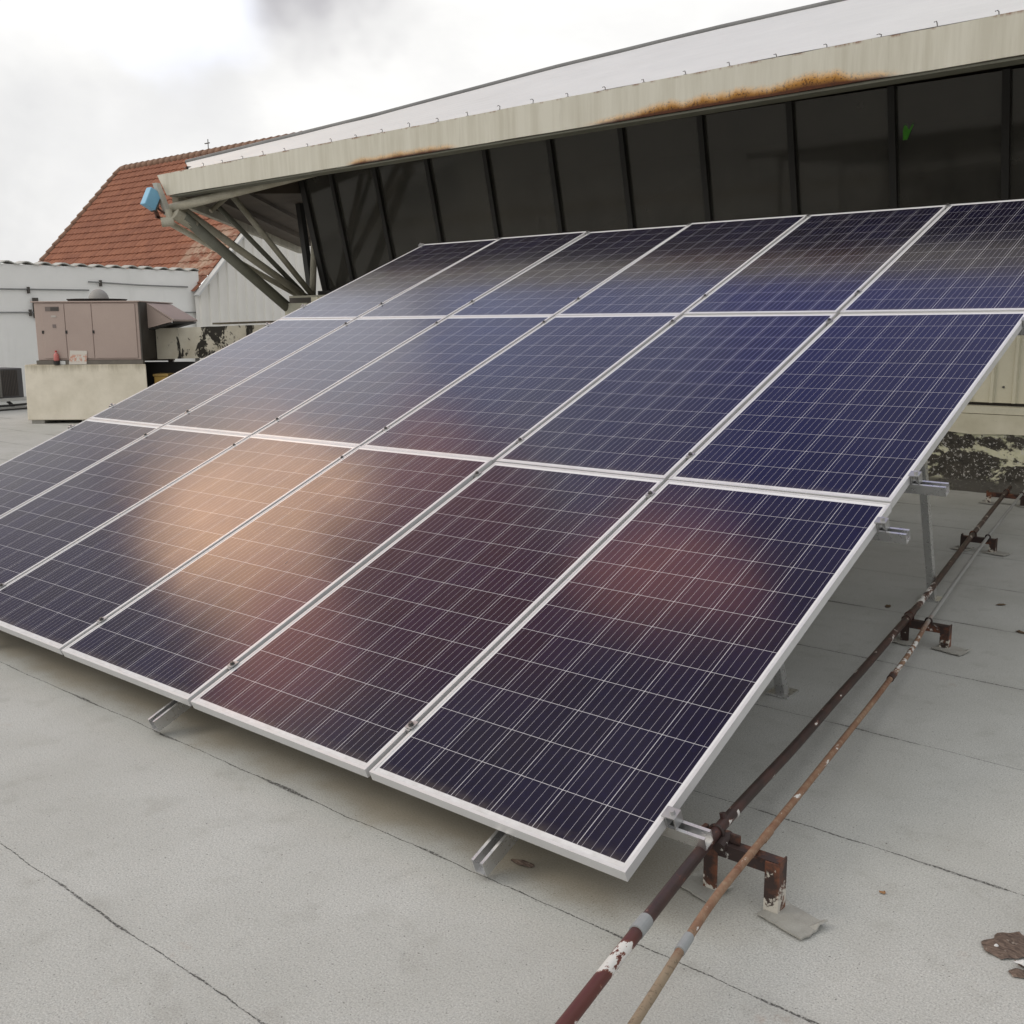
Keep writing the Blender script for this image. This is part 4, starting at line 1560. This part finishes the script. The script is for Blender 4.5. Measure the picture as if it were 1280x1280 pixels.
BRK = [  # y, x left leg, x right leg, height, seed, label
    (0.345, 0.05, 0.275, 0.155, 0.0, 'rusty bracket with flaking white legs under both pipes, nearest the camera'),
    (3.03, -0.335, -0.105, 0.118, 3.0, 'dark rusty pipe bracket beside the slanted leg of the solar frame'),
    (5.45, -0.765, -0.535, 0.10, 6.0, 'small dark pipe bracket between the middle bracket and the wall'),
    (7.55, -1.17, -0.85, 0.10, 9.0, 'dark pipe bracket half hidden at the foot of the peeling wall'),
]
for i, (y, xl, xr, hgt, seed, lab) in enumerate(BRK):
    b = thing('pipe_bracket', lab, 'pipe bracket', ((xl + xr) / 2, y, 0), 'brackets carrying the two roof pipes')
    m1 = m_flaky('bracket_bar', seed, 0.62, base=(0.030, 0.017, 0.015))
    m2 = m_flaky('bracket_leg', seed + 0.31, 0.53 if i == 0 else 0.60, base=(0.032, 0.017, 0.014), white=(0.52, 0.49, 0.43), low=(0.0, 0.15))
    bm = NB()
    box(bm, (xl, y - 0.02, hgt - 0.004), (xr, y + 0.02, hgt))
    box(bm, (xl, y - 0.0205, hgt - 0.038), (xr, y - 0.0165, hgt - 0.0042))
    obj('crossbar', bm, m1, b)
    for k, xx in enumerate((xl, xr)):
        s = 1 if k == 0 else -1
        bm = NB()
        x0, x1 = sorted((xx - s * 0.0025, xx + s * 0.040))
        box(bm, (x0, y - 0.0255, 0.004), (x1, y - 0.0208, hgt - 0.002))
        x0, x1 = sorted((xx - s * 0.0025, xx + s * 0.002))
        box(bm, (x0, y - 0.0207, 0.004), (x1, y + 0.022, hgt + 0.012 if k == 0 else hgt + 0.006))
        lg = obj('leg', bm, m2, b)
        # membrane patch dressed round the foot
        bm = NB()
        cx, cy = (xx + s * 0.012, y - 0.02) if i else (xx + (0.0 if k == 0 else 0.012), y - 0.02)
        n = 7
        gp_ = []
        for a in range(n + 1):
            rv = []
            for c in range(n + 1):
                u_, v_ = a / n - 0.5, c / n - 0.5
                lift = 0.006 + (0.010 if abs(u_) == 0.5 and v_ > 0.2 else 0) * (1 + mnoise.noise((u_ * 5, seed + k, 0)))
                rx = u_ * (0.15 if k else 0.12) + 0.008 * mnoise.noise((v_ * 6, seed + k * 3, 1))
                ry = v_ * 0.11 + 0.008 * mnoise.noise((u_ * 6, seed + k * 3, 2))
                ca, sa = math.cos(0.25), math.sin(-0.25)
                rv.append(bm.verts.new((cx + rx * ca - ry * sa + (0.03 if k else 0), cy + rx * sa + ry * ca, lift)))
            gp_.append(rv)
        for a in range(n):
            for c in range(n):
                bm.faces.new((gp_[a][c], gp_[a + 1][c], gp_[a + 1][c + 1], gp_[a][c + 1]))
        fo = obj('foot_patch', bm, FLAP, lg)
        md = fo.modifiers.new('thick', 'SOLIDIFY')
        md.thickness = 0.005
    # clamp straps over the pipes
    for path, base, rr in ((bigp, ZBIG, BR), (thinp, ZTHIN, TR_)):
        if i == 0 and rr == TR_:
            continue
        xc = px_at(path, y)
        zc = zpipe(y, base)
        bm = NB()
        pr = []
        for a in range(13):
            th = math.pi * a / 12
            p = Vector((xc + math.cos(th) * (rr + 0.004), y, zc + math.sin(th) * (rr + 0.004)))
            pr.append(p)
        pts = [Vector((xc + rr + 0.004, y, hgt - 0.01))] + pr + [Vector((xc - rr - 0.004, y, hgt - 0.01))]
        tube(bm, pts, 0.0055, 8)
        obj('strap', bm, m1, b, smooth=True)
    if i == 0:
        bm = NB()
        xc = px_at(bigp, y)
        box(bm, (xc - 0.045, y - 0.012, hgt), (xc - 0.03, y + 0.014, hgt + 0.03))
        obj('lug', bm, m1, b, bevel=0.004)
        bm = NB()
        box(bm, (xc + 0.042, y - 0.002, hgt), (xc + 0.075, y + 0.006, hgt + 0.032))
        obj('lug', bm, m1, b, bevel=0.004)
        bm = NB()
        tube(bm, [(xc - 0.008, y + 0.06, 0.175), (xc - 0.016, y + 0.06, 0.205)], 0.009, 10)
        obj('boss', bm, PIPED, bp)
        bm = NB()
        tube(bm, [(xc + 0.025, y - 0.03, hgt - 0.01), (xc + 0.025, y + 0.03, hgt + 0.004)], 0.02, 10)
        obj('bolt_head', bm, m1, b)

# ------------------------------------------------------------------ litter on the deck
def ragged(bm, cx, cy, rx, ry, rot, seed, h=0.02, n=26, z0=0.003):
    """crumpled ragged flake with layered ridges"""
    rings = 7
    ca, sa = math.cos(rot), math.sin(rot)
    prev = None
    for j in range(rings + 1):
        f = j / rings
        cur = []
        for i in range(n):
            a = 2 * math.pi * i / n
            k = f * (1 + 0.28 * mnoise.noise((math.cos(a) * 2.2, math.sin(a) * 2.2, seed)))
            x_, y_ = rx * k * math.cos(a), ry * k * math.sin(a)
            z_ = z0 + h * (1 - f ** 2) * (0.6 + 0.6 * mnoise.noise((x_ * 40, y_ * 14, seed))) + (0.010 * abs(mnoise.noise((a * 3, seed, 2))) if j == rings else 0)
            cur.append(bm.verts.new((cx + x_ * ca - y_ * sa, cy + x_ * sa + y_ * ca, max(z_, z0 - 0.001))))
        if prev:
            for i in range(n):
                bm.faces.new((prev[i], prev[(i + 1) % n], cur[(i + 1) % n], cur[i]))
        prev = cur
    bmesh.ops.remove_doubles(bm, verts=bm.verts, dist=1e-5)


def m_bark():
    t = mat('fibrous_brown', rough=0.95)
    p = t.pos()
    n = t.noise(t.scale(p, (40, 160, 60)), 1.0, 5, 0.7)
    c = t.mix(t.map(n, 0.35, 0.65), (0.055, 0.036, 0.028), (0.20, 0.145, 0.115))
    c = t.mix(t.map(t.noise(p, 60, 3), 0.62, 0.7, 0, 0.7), c, (0.36, 0.30, 0.25))
    t.put(t.p.inputs['Base Color'], c)
    t.put(t.p.inputs['Normal'], t.bump(n, 0.8, 0.006))
    return t


BARK = m_bark()
bm = NB()
ragged(bm, 0.805, 0.575, 0.052, 0.076, -0.5, 1.0, 0.024, 34)
tag(obj('bark_piece', bm, BARK, origin=(0.797, 0.582, 0.003)), 'largest ragged brown fibrous flake on the deck at the right edge', 'debris')
bm = NB()
ragged(bm, 0.795, 0.532, 0.026, 0.016, 0.4, 4.0, 0.014, 22)
ragged(bm, 0.858, 0.468, 0.030, 0.018, 0.5, 9.0, 0.016, 22)
ragged(bm, 0.873, 0.520, 0.040, 0.020, 0.2, 6.0, 0.014, 22)
tag(obj('bark_crumbs', bm, BARK, origin=(0.83, 0.52, 0.003)), 'darker broken crumbs scattered below the big brown flake', 'debris', kind='stuff')
bm = NB()
ragged(bm, 0.862, 0.497, 0.030, 0.010, 0.15, 12.0, 0.02, 18, 0.012)
ragged(bm, 0.780, 0.540, 0.007, 0.005, 0.3, 14.0, 0.012, 12, 0.010)
tag(obj('white_scrap', bm, m_noisy('white_scrap', (0.65, 0.65, 0.65), (0.3, 0.3, 0.3), 0.7, 60), origin=(0.862, 0.497, 0.01)), 'crumpled white scrap lying beside the brown flake', 'scrap')
bm = NB()
LX, LY = -0.44, 0.10
ragged(bm, LX, LY, 0.040, 0.015, 0.2, 21.0, 0.014, 18)
tag(obj('dry_leaf', bm, BARK, origin=(LX, LY, 0.003)), 'curled dry leaf under the front edge beside the rafter end', 'leaf', 'dry leaves on the deck')
LEAVES = [(0.455, 0.62, 'tiny orange brown chip on the open deck right of the pipes'),
          (-0.13, 4.05, 'dark leaf on the deck between the second and third brackets'),
          (-0.62, 3.62, 'dark leaf on the shaded deck left of the slanted leg'),
          (0.10, 3.55, 'brown leaf on the deck right of the middle bracket'),
          (-0.02, 5.15, 'small leaf on the deck right of the third bracket')]
LM = m_noisy('leaf_brown', (0.12, 0.075, 0.04), (0.06, 0.045, 0.03), 0.9, 40)
CM = m_noisy('orange_chip', (0.30, 0.16, 0.07), (0.22, 0.12, 0.06), 0.9, 60)
for i, (x, y, lab) in enumerate(LEAVES):
    bm = NB()
    k = 0.010 if i == 0 else 0.032
    ragged(bm, x, y, k, k * 0.5, i * 0.9, 30.0 + i, 0.008, 16)
    tag(obj('dry_leaf' if i else 'rust_chip', bm, LM if i else CM, origin=(x, y, 0.003)), lab, 'leaf' if i else 'chip', 'dry leaves on the deck' if i else None)

bm = NB()
ragged(bm, 0.0, 0.0, 0.062, 0.012, 1.43, 41.0, 0.003, 20, 0.0012)
for v in bm.verts:
    v.co = P(-2.431 + v.co.x, 0.93 + v.co.y, v.co.z - 0.006)
tag(obj('grey_scrap', bm, m_noisy('dull_lilac_grey', (0.30, 0.29, 0.31), (0.2, 0.19, 0.21), 0.6, 50), origin=P(-2.431, 0.93, 0)),
    'small pale grey strip stuck on the glass of a front row panel', 'scrap')
